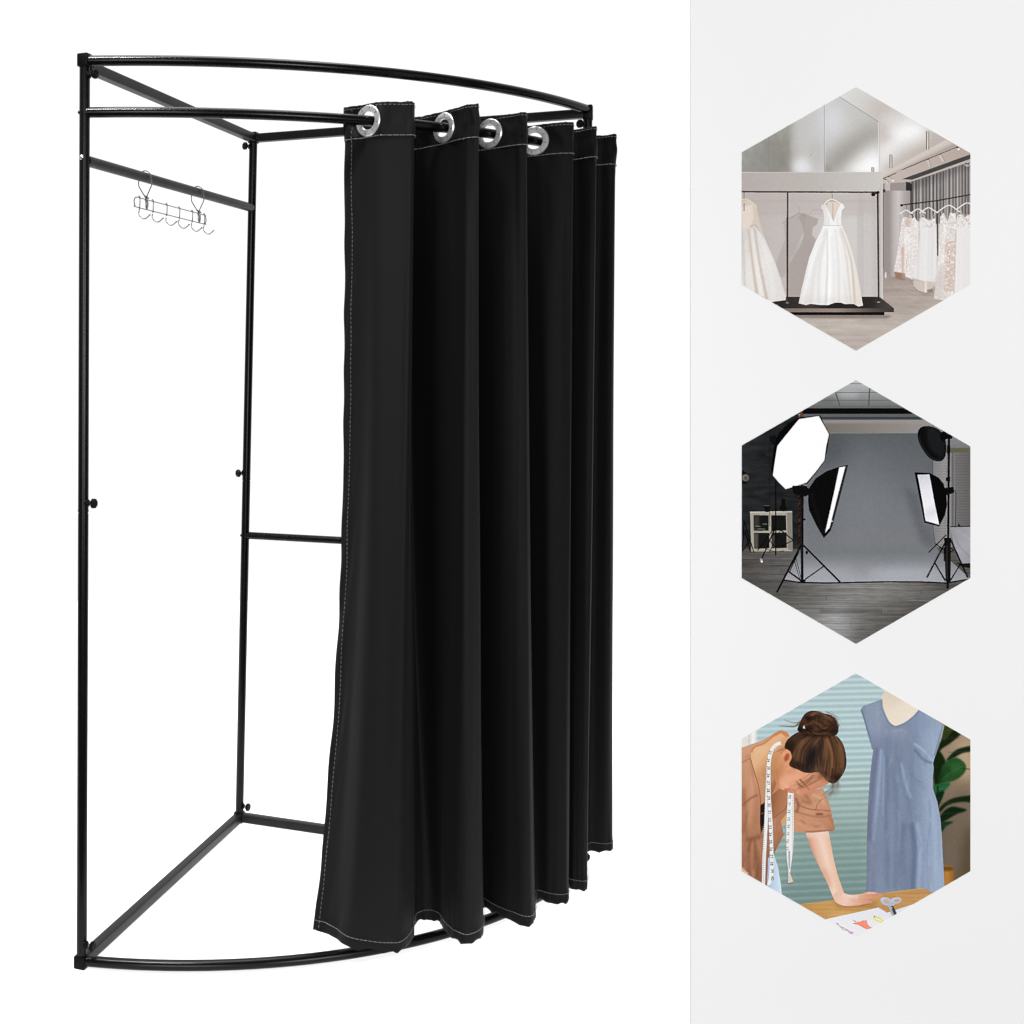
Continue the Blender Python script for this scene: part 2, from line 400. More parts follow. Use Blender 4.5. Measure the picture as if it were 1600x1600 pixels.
def paint_studio():
    rnd = random.Random(8)
    c = Canvas((36, 36, 38))
    # dark brick wall
    w = c.mask([(60, 200), (460, 200), (460, 1040), (60, 1040)])
    c.put(w, grad((60, 0), (430, 0), (0, (40, 41, 43)), (.6, (34, 35, 37)), (1, (30, 31, 33))))
    c.noise(w, 3, 14, 4, 2)
    for k in range(70):
        x, y = rnd.uniform(80, 400), rnd.uniform(400, 900)
        c.line([(x, y), (x + rnd.uniform(20, 70), y + rnd.uniform(-3, 3))], rnd.uniform(2, 7), rnd.choice([(24, 25, 27), (52, 53, 55)]), rnd.uniform(.2, .6), blur=2)
    # ceiling
    c.fill([(440, 200), (1100, 200), (1100, 30), (440, 30)], grad((0, 60), (0, 200), (0, (190, 190, 190)), (.5, (150, 151, 152)), (1, (112, 114, 114))))
    c.oval(690, 130, 60, 20, (185, 186, 188), .6, blur=14)
    c.oval(560, 170, 60, 20, (96, 98, 98), .6, blur=14)
    for a, b, ww in (((600, 71), (860, 71), 3), ((560, 121), (900, 121), 4), ((500, 165), (960, 165), 4), ((612, 121), (636, 196), 8), ((806, 95), (800, 196), 8), ((958, 170), (975, 196), 5)):
        c.line([a, b], ww, (88, 90, 90), .95)
    c.fill([(420, 196), (1120, 196), (1120, 212), (420, 212)], (104, 104, 104))
    c.fill([(400, 210), (1120, 210), (1120, 243), (400, 243)], (12, 12, 12))
    c.fill([(400, 243), (1150, 243), (1150, 262), (400, 262)], (92, 96, 99))
    c.fill([(400, 260), (1150, 260), (1150, 278), (400, 278)], (58, 62, 65))
    c.fill([(480, 276), (1240, 276), (1240, 352), (480, 352)], grad((540, 0), (1180, 0), (0, (118, 113, 108)), (.5, (138, 131, 125)), (1, (150, 147, 146))))
    c.fill([(480, 276), (1240, 276), (1240, 296), (480, 296)], (150, 147, 144), .8, blur=4)
    # right wall and blinds
    c.fill([(1163, 290), (1400, 290), (1400, 445), (1163, 445)], grad((0, 300), (0, 440), (0, (150, 150, 152)), (1, (120, 119, 122))))
    c.line([(1166, 300), (1166, 330)], 5, (90, 88, 88), .8)
    c.fill([(1160, 436), (1400, 436), (1400, 462), (1160, 462)], (98, 95, 76))
    c.fill([(1163, 462), (1400, 462), (1400, 1010), (1163, 1010)], grad((1163, 0), (1378, 0), (0, (136, 134, 134)), (.35, (158, 156, 156)), (.6, (122, 120, 119)), (1, (104, 103, 101))))
    for k in range(60):
        y = 470 + k * 9
        c.line([(1166, y), (1262, y)], 3, (110, 108, 108), .8)
        c.line([(1290, y), (1400, y)], 3, (82, 80, 79), .8)
    c.fill([(1264, 462), (1290, 462), (1290, 1010), (1264, 1010)], grad((1264, 0), (1290, 0), (0, (150, 149, 150)), (.5, (96, 95, 96)), (1, (132, 131, 131))))
    # wooden floor
    fl = [(60, 1000), (420, 1010), (1160, 1000), (1400, 1000), (1400, 1570), (60, 1570)]
    c.fill(fl, grad((80, 1030), (900, 1560), (0, (76, 73, 71)), (.35, (100, 98, 96)), (.6, (128, 126, 124)), (.8, (112, 110, 107)), (1, (84, 81, 79))))
    fm = c.mask(fl)
    c.oval(900, 1260, 300, 60, (150, 149, 147), .45, blur=50)
    c.oval(620, 1440, 90, 100, (176, 178, 182), .6, blur=44)
    c.oval(400, 1300, 160, 40, (90, 87, 84), .5, blur=40)
    c.noise(fm, 4, 30, 0, 3)
    c.noise(fm, 5, 60, 1, 4)
    c.noise(fm, 3, 8, 1, 7)
    for k, y in enumerate((1075, 1110, 1150, 1200, 1236, 1272, 1312, 1348, 1378, 1420, 1470, 1510)):
        c.line([(80, y), (1378, y)], 2, (60, 58, 56), .5)
    for x, y in ((874, 1348), (560, 1272), (1100, 1236), (700, 1420), (300, 1110)):
        c.line([(x, y), (x, y + 30)], 2, (56, 54, 52), .7)
    c.fill([(520, 1350), (872, 1350), (872, 1376), (520, 1376)], (70, 67, 64), .4, blur=4)
    c.fill([(60, 1180), (400, 1180), (360, 1300), (60, 1220)], (60, 57, 55), .3, blur=30)
    # shelf
    c.fill([(60, 985), (410, 985), (410, 1010), (60, 1010)], (52, 51, 50), .7, blur=4)
    sh = [(126, 800), (365, 797), (368, 1022), (133, 1024)]
    c.fill(sh, (168, 162, 150))
    for p in ([(146, 818), (232, 818), (232, 906), (148, 906)], [(246, 818), (330, 818), (332, 904), (246, 906)], [(148, 918), (234, 918), (236, 1006), (150, 1008)], [(248, 918), (333, 916), (335, 1004), (250, 1006)]):
        c.fill(p, (24, 24, 25))
    c.fill([(148, 818), (178, 818), (178, 906), (148, 906)], (70, 68, 62), .7, blur=6)
    c.fill([(150, 920), (172, 920), (172, 1006), (150, 1006)], (110, 106, 96), .7, blur=5)
    c.fill([(250, 930), (268, 930), (268, 1004), (250, 1004)], (96, 92, 84), .6, blur=5)
    c.fill([(335, 800), (365, 797), (368, 1022), (340, 1006)], (134, 128, 118))
    c.line([(126, 801), (365, 798)], 7, (190, 185, 174))
    for x0, y0, w0 in ((170, 885, 44), (210, 872, 36), (190, 900, 60)):
        c.oval(x0, y0, w0 * .5, 7, (28, 28, 29))
        c.oval(x0, y0 - 4, w0 * .4, 3, (120, 120, 120), .8)
    c.oval(222, 770, 24, 10, (18, 18, 19))
    c.fill([(205, 770), (240, 770), (234, 800), (212, 800)], (16, 16, 17))
    c.oval(222, 764, 20, 3, (110, 110, 110), .7)
    c.fill([(305, 725), (326, 725), (326, 760), (335, 775), (330, 796), (300, 796), (294, 775), (304, 760)], (14, 14, 15))
    SHAPES['shelf2'] = sh
    # background light with bulb
    c.fill([(80, 555), (115, 590), (105, 640), (80, 640)], (12, 12, 13))
    c.oval(100, 605, 20, 20, (120, 116, 108), 1, blur=2)
    c.oval(102, 607, 12, 12, (70, 66, 60), .8, blur=2)
    # grey paper backdrop
    bd = [(545, 352), (620, 350), (1164, 350), (1166, 900), (1180, 990), (1210, 1030), (1376, 1176), (1300, 1194), (1240, 1200), (640, 1202), (470, 1200), (400, 1196), (318, 1184), (330, 1150), (430, 1000), (430, 352)]
    c.fill(bd, grad((0, 350), (0, 1200), (0, (92, 95, 98)), (.25, (102, 105, 109)), (.5, (116, 119, 124)), (.72, (121, 123, 127)), (.8, (118, 121, 124)), (.86, (132, 134, 139)), (1, (164, 166, 171))))
    c.clip = c.mask(bd)
    c.oval(520, 700, 130, 300, (104, 106, 112), .4, blur=60)
    c.oval(760, 700, 160, 240, (128, 131, 137), .5, blur=110)
    c.oval(560, 420, 110, 120, (76, 79, 82), .6, blur=50)
    c.fill([(1000, 650), (1080, 700), (1120, 880), (1180, 960), (1180, 1010), (1100, 980), (1040, 800)], (88, 90, 96), .6, blur=16)
    c.fill([(1100, 400), (1170, 400), (1170, 960), (1110, 900)], (96, 98, 103), .5, blur=22)
    c.oval(1010, 1150, 220, 34, (186, 188, 198), .6, blur=30)
    c.oval(560, 1150, 170, 40, (172, 174, 184), .5, blur=30)
    c.noise(c.clip, .5, 5, 5, 12)
    c.clip = None
    c.line([(1164, 462), (1166, 900), (1180, 990), (1208, 1030)], 4, (74, 72, 68), .9)
    c.line([(545, 352), (700, 351), (760, 353), (900, 351), (1164, 351)], 3, (150, 148, 146), .8)
    c.line([(318, 1186), (400, 1199), (560, 1203), (900, 1196), (1100, 1197), (1240, 1203), (1376, 1180)], 8, (16, 15, 15))
    for x, y in ((342, 1186), (795, 1194), (905, 1192), (1020, 1192), (1100, 1193), (1348, 1180)):
        c.oval(x, y, 6, 3, (190, 90, 60), .8)
    SHAPES['backdrop2'] = bd
    # brick pillar behind the stand
    c.fill([(398, 228), (426, 222), (428, 262), (400, 268)], (60, 40, 32))
    for k in range(5):
        c.oval(406 + (k % 2) * 12, 236 + k * 6, 5, 3, rnd.choice([(205, 200, 194), (186, 96, 62)]), .9)
    c.fill([(402, 700), (432, 700), (428, 990), (400, 990)], (52, 32, 26))
    c.noise(c.mask([(402, 700), (432, 700), (428, 990), (400, 990)]), 12, 2, 2, 33)
    # table with grey cloth
    tb = [(1262, 884), (1400, 882), (1400, 1090), (1330, 1092), (1300, 1040), (1278, 960)]
    c.fill([(1300, 1090), (1400, 1090), (1400, 1125), (1330, 1110)], (22, 22, 22))
    c.fill(tb, grad((1262, 884), (1380, 1090), (0, (150, 149, 154)), (.6, (166, 165, 172)), (1, (150, 150, 156))))
    c.line([(1270, 910), (1320, 1000), (1378, 1060)], 6, (126, 125, 130), .6, blur=3)
    c.line([(1300, 900), (1378, 960)], 6, (180, 180, 186), .5, blur=3)
    c.line([(1262, 883), (1400, 881)], 5, (34, 34, 35))
    c.fill([(1308, 862), (1326, 882), (1308, 882)], (16, 16, 16))
    SHAPES['table2'] = tb
    # rear-left stand
    K = (13, 13, 14)
    c.line([(272, 560), (272, 1048)], 7, K)
    c.line([(236, 400), (238, 880)], 2.5, (20, 20, 21))
    for a, b, ww in (((272, 880), (168, 1018), 6), ((272, 880), (190, 1072), 7), ((285, 890), (372, 960), 6), ((372, 960), (290, 1000), 5), ((235, 960), (270, 1000), 5), ((272, 890), (235, 965), 6), ((300, 900), (235, 1030), 4)):
        c.line([a, b], ww, K)
    c.oval(190, 1074, 9, 11, (150, 150, 150))
    c.oval(193, 1082, 5, 6, (230, 230, 230))
    c.line([(215, 1010), (270, 1025), (320, 1020)], 3, K, smooth=True)
    for a, b in (((92, 850), (82, 1030)), ((92, 850), (148, 1030)), ((98, 900), (128, 1030)), ((80, 900), (120, 960)), ((125, 960), (84, 1020))):
        c.line([a, b], 6, (10, 10, 10))
    # octagonal softbox
    c.fill([(236, 370), (270, 362), (290, 400), (262, 420), (240, 400)], (16, 17, 18))
    shell = [(400, 262), (525, 250), (548, 300), (579, 356), (566, 440), (552, 510), (500, 580), (450, 640), (330, 674), (252, 595), (246, 560), (262, 430), (290, 350), (340, 300)]
    c.fill(shell, (10, 10, 11))
    face = [(404, 272), (516, 254), (545, 305), (574, 358), (558, 430), (549, 505), (500, 570), (448, 632), (380, 655), (328, 670), (292, 635), (255, 592), (268, 500), (280, 425), (340, 350)]
    c.fill(face, (255, 255, 255))
    SHAPES['octa2'] = shell
    # strip softbox, left
    body = [(683, 532), (640, 540), (560, 568), (500, 608), (458, 668), (456, 740), (462, 790), (500, 870), (545, 948), (584, 905), (630, 740)]
    c.fill(body, (12, 12, 13))
    c.line([(470, 690), (540, 920)], 14, (24, 24, 25), .6, blur=6)
    c.fill([(632, 546), (668, 540), (672, 560), (600, 820), (580, 890), (552, 918), (560, 870), (620, 600)], (30, 30, 32))
    c.fill([(632, 546), (667, 541), (620, 720), (578, 888), (551, 920), (600, 700)], (255, 255, 255))
    c.line([(676, 540), (590, 880)], 8, (40, 40, 42))
    c.oval(590, 852, 7, 3, (240, 240, 240))
    c.fill([(366, 650), (456, 652), (462, 700), (440, 712), (380, 700), (368, 680)], (14, 14, 15))
    c.line([(405, 652), (420, 642), (448, 648), (456, 662)], 4, (150, 150, 152), .9)
    SHAPES['strip2'] = body
    c.line([(418, 700), (422, 1196)], 15, K)
    c.line([(414, 720), (418, 1190)], 3, (60, 60, 60), .7)
    for a, b, ww in (((415, 990), (278, 1256), 10), ((430, 990), (638, 1198), 10), ((546, 1106), (436, 1184), 7), ((345, 1138), (418, 1190), 9), ((400, 1030), (350, 1140), 5), ((386, 1060), (416, 1180), 3), ((378, 1078), (408, 1180), 3)):
        c.line([a, b], ww, K)
    c.oval(434, 842, 8, 6, K)
    c.oval(448, 1030, 7, 10, K)
    c.oval(425, 1190, 18, 7, K)
    SHAPES['stand2'] = [(410, 700), (426, 700), (430, 985), (640, 1192), (634, 1204), (548, 1116), (440, 1190), (430, 1200), (414, 1198), (350, 1150), (284, 1258), (272, 1254), (412, 985)]
    # beauty dish, right
    dish = [(1122, 312), (1160, 316), (1200, 334), (1232, 380), (1240, 430), (1236, 480), (1216, 508), (1180, 510), (1140, 488), (1104, 440), (1082, 390), (1080, 345), (1096, 320)]
    c.fill(dish, (14, 14, 15), smooth=True)
    c.fill([(1130, 325), (1160, 322), (1200, 345), (1226, 400), (1228, 460), (1214, 492), (1180, 470), (1140, 420)], (28, 30, 31), .9, smooth=True, blur=8)
    c.line([(1084, 370), (1100, 420), (1140, 476), (1180, 502), (1210, 502)], 5, (58, 60, 61), .6, True, 2)
    c.fill([(1208, 350), (1225, 340), (1282, 366), (1272, 384), (1240, 386), (1216, 400), (1204, 384)], (10, 10, 11))
    SHAPES['dish2'] = dish
    # strip softbox, right
    body = [(1060, 574), (1148, 578), (1196, 604), (1226, 640), (1240, 700), (1244, 760), (1232, 820), (1200, 882), (1116, 860)]
    c.fill(body, (10, 10, 11))
    c.fill([(1076, 588), (1144, 586), (1156, 650), (1176, 760), (1200, 872), (1122, 850), (1106, 750), (1090, 660)], grad((1080, 590), (1190, 870), (0, (205, 206, 212)), (.3, (230, 230, 236)), (.6, (240, 240, 244)), (.75, (222, 222, 228)), (1, (255, 255, 255))))
    SHAPES['strip2b'] = body
    c.line([(1256, 380), (1253, 620), (1248, 1234)], 12, K)
    c.line([(1262, 470), (1258, 560)], 3, (80, 80, 80), .6)
    c.line([(1254, 420), (1254, 470)], 17, K)
    c.fill([(1238, 604), (1262, 600), (1262, 628), (1238, 624)], K)
    c.fill([(1230, 664), (1282, 656), (1286, 690), (1236, 706)], K)
    c.line([(1284, 680), (1296, 700), (1292, 880)], 3, (20, 20, 20), smooth=True)
    c.fill([(1228, 946), (1266, 946), (1264, 1196), (1236, 1196)], (18, 18, 18))
    for a, b, ww in (((1240, 930), (1140, 1030), 6), ((1180, 980), (1236, 1020), 6), ((1240, 960), (1130, 1172), 9), ((1176, 1090), (1234, 1188), 8), ((1262, 950), (1362, 1172), 9), ((1324, 1090), (1262, 1190), 8), ((1262, 1000), (1284, 1020), 5), ((1230, 1000), (1228, 1080), 6), ((1284, 1016), (1262, 1026), 5)):
        c.line([a, b], ww, K)
    c.line([(1244, 990), (1244, 1180)], 3, (90, 90, 92), .6)
    SHAPES['stand2b'] = [(1250, 380), (1262, 380), (1264, 945), (1368, 1170), (1358, 1176), (1318, 1100), (1266, 1195), (1254, 1236), (1243, 1236), (1234, 1196), (1176, 1104), (1136, 1176), (1126, 1170), (1232, 950), (1244, 620)]
    return c.a


def paint_atelier():
    rnd = random.Random(5)
    c = Canvas((176, 196, 192))
    # blinds
    c.fill([(60, 0), (1400, 0), (1400, 1600), (60, 1600)], grad((0, 60), (0, 1340), (0, (190, 210, 212)), (.3, (182, 206, 210)), (.55, (170, 193, 190)), (.8, (146, 168, 162)), (1, (120, 144, 142))))
    y = 40.0
    k = 0
    while y < 1400:
        sl = -14 + y / 1400 * -26
        dk = [134, 160, 166] if y < 600 else [114, 138, 134]
        c.line([(60, y - sl * .6), (960, y + sl * .55)], 12, tuple(dk), .55, blur=6)
        c.line([(60, y + 19 - sl * .6), (960, y + 19 + sl * .55)], 11, (212, 226, 226) if y < 700 else (172, 192, 186), .55, blur=5)
        y += 32.5 + (y / 1400) * 8
        k += 1
    c.oval(300, 320, 200, 120, (180, 206, 214), .3, blur=60)
    c.fill([(380, 900), (800, 900), (800, 1380), (300, 1380)], (104, 132, 130), .25, blur=40)
    c.fill([(60, 370), (165, 370), (165, 480), (60, 500)], (226, 222, 218), 1, blur=3)
    c.line([(122, 380), (120, 470)], 5, (180, 190, 186), .8, blur=1)
    c.line([(145, 370), (143, 470)], 18, (240, 240, 242), .9, blur=2)
    # right wall
    c.fill([(1150, 250), (1400, 250), (1400, 1300), (1150, 1300)], grad((0, 300), (0, 1280), (0, (166, 146, 122)), (.35, (140, 120, 100)), (.6, (112, 98, 82)), (1, (96, 82, 64))), 1, blur=4)
    c.oval(1350, 540, 60, 120, (196, 172, 138), .7, blur=30)
    c.oval(1330, 860, 70, 160, (116, 102, 86), .7, blur=30)
    c.oval(1260, 1100, 60, 120, (116, 102, 90), .7, blur=30)
    c.fill([(1340, 950), (1400, 900), (1400, 1200), (1330, 1200)], (84, 70, 48), .6, blur=22)
    # potted plant
    L = [([(1185, 520), (1215, 420), (1270, 345), (1330, 370), (1320, 400), (1260, 450), (1215, 480)], (22, 34, 14)),
         ([(1230, 345), (1290, 340), (1260, 400), (1220, 430)], (50, 60, 26)),
         ([(1240, 545), (1290, 490), (1340, 470), (1400, 462), (1400, 490), (1330, 505), (1270, 540)], (26, 38, 22)),
         ([(1170, 520), (1200, 490), (1240, 560), (1230, 640), (1180, 700), (1166, 600)], (20, 36, 14)),
         ([(1210, 590), (1250, 545), (1300, 530), (1345, 560), (1352, 600), (1320, 640), (1270, 665), (1200, 670)], (38, 78, 38)),
         ([(1165, 700), (1190, 678), (1262, 672), (1240, 710), (1180, 756), (1165, 740)], (36, 92, 54)),
         ([(1180, 740), (1230, 720), (1200, 800), (1190, 800)], (14, 40, 20)),
         ([(1200, 820), (1240, 780), (1300, 755), (1400, 745), (1400, 785), (1330, 780), (1250, 800), (1205, 840)], (22, 36, 18)),
         ([(1205, 870), (1230, 830), (1270, 808), (1310, 812), (1358, 828), (1300, 850), (1240, 885), (1212, 900)], (18, 34, 18)),
         ([(1208, 900), (1280, 894), (1240, 920), (1215, 950)], (22, 50, 30))]
    for i, (p, col) in enumerate(L):
        c.fill(p, col, 1, smooth=True, blur=3)
        xs = [q[0] for q in p]
        ys = [q[1] for q in p]
        c.line([(min(xs) + 10, sum(ys) / len(ys)), (max(xs) - 14, sum(ys) / len(ys) - 10)], 4, tuple(min(255, v + 34) for v in col), .5, blur=2)
    c.oval(1290, 590, 46, 30, (52, 100, 56), .6, blur=12, rot=-.4)
    c.line([(1212, 660), (1270, 610), (1340, 575)], 4, (96, 136, 90), .5, True, 1.5)
    for k in range(6):
        c.line([(1232 + k * 18, 645 - k * 12), (1250 + k * 18, 610 - k * 10)], 3, (30, 62, 32), .45, blur=1.5)
    c.oval(1250, 600, 24, 20, (24, 54, 28), .6, blur=10)
    c.oval(1205, 620, 20, 60, (14, 28, 14), .6, blur=12)
    c.line([(1192, 690), (1196, 1000)], 10, (30, 40, 20), 1, blur=2)
    c.line([(1320, 590), (1400, 598)], 4, (40, 44, 24), .9, blur=1)
    SHAPES['plant3'] = [(1225, 345), (1330, 390), (1378, 440), (1378, 495), (1290, 530), (1352, 570), (1352, 625), (1262, 690), (1210, 800), (1300, 755), (1378, 745), (1378, 790), (1300, 810), (1360, 830), (1240, 910), (1215, 950), (1180, 800), (1160, 700), (1170, 540), (1200, 470)]
    c.fill([(1200, 1140), (1280, 1144), (1288, 1180), (1284, 1240), (1200, 1280)], grad((1200, 0), (1290, 0), (0, (150, 98, 40)), (.5, (184, 126, 56)), (1, (140, 92, 40))), 1, blur=3)
    c.oval(1245, 1160, 38, 14, (104, 72, 34), .9, blur=3)
    # mannequin
    c.fill([(868, 200), (880, 170), (910, 130), (960, 120), (1120, 240), (1090, 280), (1040, 320), (950, 352), (900, 320)], grad((880, 150), (1040, 330), (0, (222, 208, 188)), (.5, (232, 220, 202)), (1, (238, 226, 208))))
    c.fill([(900, 150), (960, 140), (1000, 200), (930, 240)], (216, 200, 180), .4, blur=16)
    # table top first so the dress meets it
    dress = [(872, 198), (820, 218), (768, 238), (754, 258), (770, 300), (792, 380), (815, 440), (826, 486), (818, 540), (808, 640), (800, 740), (794, 860), (790, 980), (789, 1100), (790, 1200), (784, 1300), (1170, 1310), (1232, 1270), (1228, 1200), (1222, 1100), (1216, 980), (1208, 880), (1190, 780), (1164, 700), (1164, 640), (1170, 590), (1166, 560), (1182, 510), (1204, 440), (1228, 350), (1160, 300), (1085, 258), (1050, 300), (1000, 336), (950, 352), (916, 330), (890, 280), (876, 240)]
    c.fill(dress, grad((780, 0), (1220, 0), (0, (118, 129, 150)), (.15, (130, 142, 165)), (.4, (127, 140, 162)), (.6, (124, 137, 160)), (.8, (150, 165, 188)), (1, (157, 172, 194))))
    dm = c.mask(dress)
    c.clip = dm
    c.fill([(750, 230), (880, 190), (900, 320), (850, 420), (780, 380)], (148, 160, 180), .7, blur=24)
    c.oval(960, 390, 90, 40, (146, 152, 174), .6, blur=24)
    c.oval(1100, 330, 90, 50, (136, 152, 178), .6, blur=24)
    c.oval(900, 470, 60, 60, (112, 126, 150), .5, blur=26)
    for P, w_, col, al, bl in (([(850, 470), (830, 600), (815, 760), (800, 1000)], 26, (104, 106, 134), .65, 9), ([(872, 480), (862, 620), (850, 760), (830, 1000)], 16, (158, 176, 206), .75, 6),
                               ([(900, 520), (905, 700), (900, 900), (905, 1280)], 30, (100, 114, 138), .6, 10), ([(888, 520), (884, 700), (880, 860)], 10, (150, 168, 198), .7, 5),
                               ([(930, 560), (950, 720), (960, 900), (950, 1280)], 26, (104, 118, 144), .5, 10), ([(960, 520), (990, 640), (1020, 740), (1040, 860)], 22, (108, 122, 150), .55, 8),
                               ([(985, 560), (1010, 680), (1040, 760)], 14, (168, 184, 212), .7, 6), ([(1010, 540), (1060, 650), (1120, 710)], 16, (116, 132, 160), .5, 7),
                               ([(1060, 480), (1110, 540), (1160, 560)], 16, (96, 112, 142), .7, 5), ([(1056, 448), (1110, 486), (1164, 548)], 10, (176, 194, 218), .8, 4),
                               ([(1046, 900), (1060, 1040), (1055, 1290)], 34, (92, 106, 130), .75, 10), ([(1076, 900), (1090, 1040), (1080, 1290)], 26, (160, 178, 206), .75, 9),
                               ([(1130, 760), (1170, 900), (1180, 1290)], 30, (160, 180, 206), .6, 12), ([(1150, 900), (1130, 1100), (1140, 1290)], 10, (128, 146, 176), .6, 5),
                               ([(1000, 900), (990, 1080), (1000, 1290)], 30, (98, 112, 136), .6, 12), ([(830, 900), (850, 1100), (830, 1290)], 20, (126, 136, 164), .5, 8),
                               ([(1040, 620), (1080, 660), (1110, 670)], 8, (104, 120, 150), .5, 4), ([(970, 820), (975, 960), (968, 1060)], 6, (150, 166, 192), .5, 3),
                               ([(1070, 960), (1092, 1020), (1074, 1090)], 8, (118, 134, 160), .6, 3), ([(940, 380), (990, 372), (1010, 384)], 8, (160, 170, 190), .6, 4)):
        c.line(P, w_, col, al, True, bl, w_ * .7)
    for k in range(46):
        x0, y0 = rnd.uniform(800, 1210), rnd.uniform(380, 1250)
        c.line([(x0, y0), (x0 + rnd.uniform(-14, 14), y0 + rnd.uniform(40, 110))], rnd.uniform(4, 12), rnd.choice([(104, 118, 146), (158, 174, 202), (116, 128, 156)]), rnd.uniform(.15, .35), blur=6)
    c.noise(dm, 1.1, 1, 2, 41)
    c.noise(dm, 1.3, 3, 30, 42)
    c.clip = None
    c.line([(874, 198), (876, 240), (890, 280), (916, 330), (950, 352), (1000, 336), (1050, 300), (1088, 260)], 7, (108, 126, 150), .9, True, 1)
    c.line([(760, 262), (778, 320), (800, 400), (824, 484)], 5, (84, 100, 120), .85, True, 1)
    c.line([(1222, 346), (1196, 440), (1174, 520)], 6, (96, 116, 148), .8, True, 1)
    c.line([(1229, 345), (1206, 440)], 3, (224, 222, 210), .8, True, 1)
    SHAPES['dress3'] = [(768, 238), (880, 190), (905, 152), (1378 - 160, 330), (1228, 350)] + list(reversed(dress[16:30])) [0:0] + [(1204, 440), (1166, 560), (1164, 700), (1190, 780), (1208, 880), (1222, 1100), (1228, 1262), (1160, 1296), (1105, 1270), (784, 1302), (790, 1100), (794, 860), (808, 640), (826, 486), (792, 380), (754, 258)]
    # table
    tab = [(400, 1362), (700, 1325), (900, 1295), (1108, 1270), (1170, 1298), (1060, 1365), (860, 1420), (560, 1450), (500, 1430)]
    c.fill(tab, grad((420, 1400), (1160, 1290), (0, (190, 144, 84)), (.3, (206, 160, 98)), (.7, (196, 150, 92)), (1, (190, 144, 92))))
    tm = c.mask(tab)
    c.noise(tm, 4, 26, 1, 51)
    c.fill([(600, 1340), (860, 1340), (830, 1385), (620, 1390)], (168, 122, 72), .55, blur=10)
    c.line([(900, 1297), (1108, 1271)], 3, (222, 184, 130), .7)
    SHAPES['table3'] = tab
    pap = [(545, 1450), (640, 1428), (858, 1380), (905, 1410), (1062, 1358), (1120, 1340), (1120, 1600), (500, 1600)]
    c.fill(pap, grad((560, 1450), (900, 1400), (0, (238, 238, 242)), (1, (230, 231, 236))))
    c.fill([(905, 1410), (1075, 1356), (1075, 1400), (940, 1450)], (226, 227, 236), .8)
    c.line([(858, 1382), (906, 1410)], 3, (188, 176, 170), .8)
    c.fill([(640, 1480), (900, 1440), (900, 1560), (640, 1560)], (240, 240, 242), .5, blur=10)
    c.line([(618, 1470), (640, 1490), (668, 1500), (690, 1516)], 5, (206, 160, 130), .9)
    c.oval(622, 1473, 5, 4, (90, 140, 200))
    c.line([(640, 1490), (660, 1508), (684, 1512)], 2, (120, 90, 80), .9)
    c.fill([(680, 1512), (716, 1520), (708, 1532), (690, 1528)], (222, 160, 214))
    c.fill([(706, 1470), (740, 1462), (786, 1454), (792, 1478), (820, 1496), (798, 1504), (770, 1496), (740, 1478)], (246, 150, 124))
    c.line([(708, 1470), (745, 1478), (790, 1504)], 3, (222, 70, 110), .7)
    c.line([(714, 1452), (728, 1462)], 4, (110, 130, 110), .9)
    c.line([(760, 1457), (788, 1454), (796, 1486)], 3, (226, 80, 90), .7)
    c.line([(826, 1436), (838, 1452), (870, 1464), (884, 1462), (866, 1442), (840, 1434), (832, 1442)], 7, (240, 222, 40), 1)
    c.oval(833, 1431, 4, 4, (90, 110, 120))
    # trousers
    c.fill([(215, 1100), (262, 1080), (285, 1150), (300, 1240), (308, 1320), (200, 1280)], grad((220, 0), (300, 0), (0, (164, 196, 226)), (1, (214, 228, 240))))
    c.line([(225, 1120), (240, 1280)], 6, (140, 174, 210), .6, blur=2)
    # hand and arm
    SK = (228, 190, 166)
    c.fill([(270, 850), (330, 830), (330, 900), (290, 918), (262, 890)], (214, 164, 104), 1, blur=3)
    arm = [(440, 950), (572, 945), (584, 1010), (600, 1100), (622, 1190), (650, 1270), (662, 1300), (640, 1345), (610, 1340), (592, 1312), (568, 1250), (530, 1170), (490, 1090), (458, 1010)]
    c.fill(arm, grad((480, 1100), (600, 1070), (0, (206, 150, 124)), (.25, (228, 184, 158)), (.6, (242, 212, 194)), (1, (232, 186, 156))), smooth=False)
    c.clip = c.mask(arm)
    c.fill([(430, 940), (590, 940), (590, 975), (440, 985)], (236, 208, 196), .7, blur=8)
    c.oval(560, 1210, 24, 60, (214, 150, 122), .5, blur=16, rot=-.35)
    c.clip = None
    hand = [(598, 1318), (620, 1290), (652, 1296), (700, 1308), (760, 1302), (792, 1292), (830, 1292), (866, 1302), (878, 1310), (868, 1318), (830, 1328), (798, 1334), (818, 1345), (812, 1358), (770, 1362), (740, 1370), (690, 1374), (650, 1370), (618, 1356)]
    c.fill(hand, grad((600, 1290), (800, 1380), (0, (234, 190, 168)), (.4, (240, 204, 186)), (1, (214, 150, 122))), smooth=True)
    c.line([(744, 1318), (800, 1312), (862, 1308)], 3, (206, 142, 118), .8, blur=1)
    c.line([(740, 1334), (790, 1334), (800, 1336)], 3, (200, 134, 110), .8, blur=1)
    c.line([(700, 1342), (742, 1344), (790, 1350)], 3, (206, 142, 116), .6, blur=1)
    c.line([(615, 1356), (660, 1374), (740, 1371), (812, 1358)], 4, (160, 100, 66), .8, True, 1)
    c.line([(650, 1312), (690, 1318), (740, 1316)], 8, (248, 220, 206), .7, blur=3)
    c.line([(790, 1298), (840, 1299)], 5, (250, 222, 208), .8, blur=1)
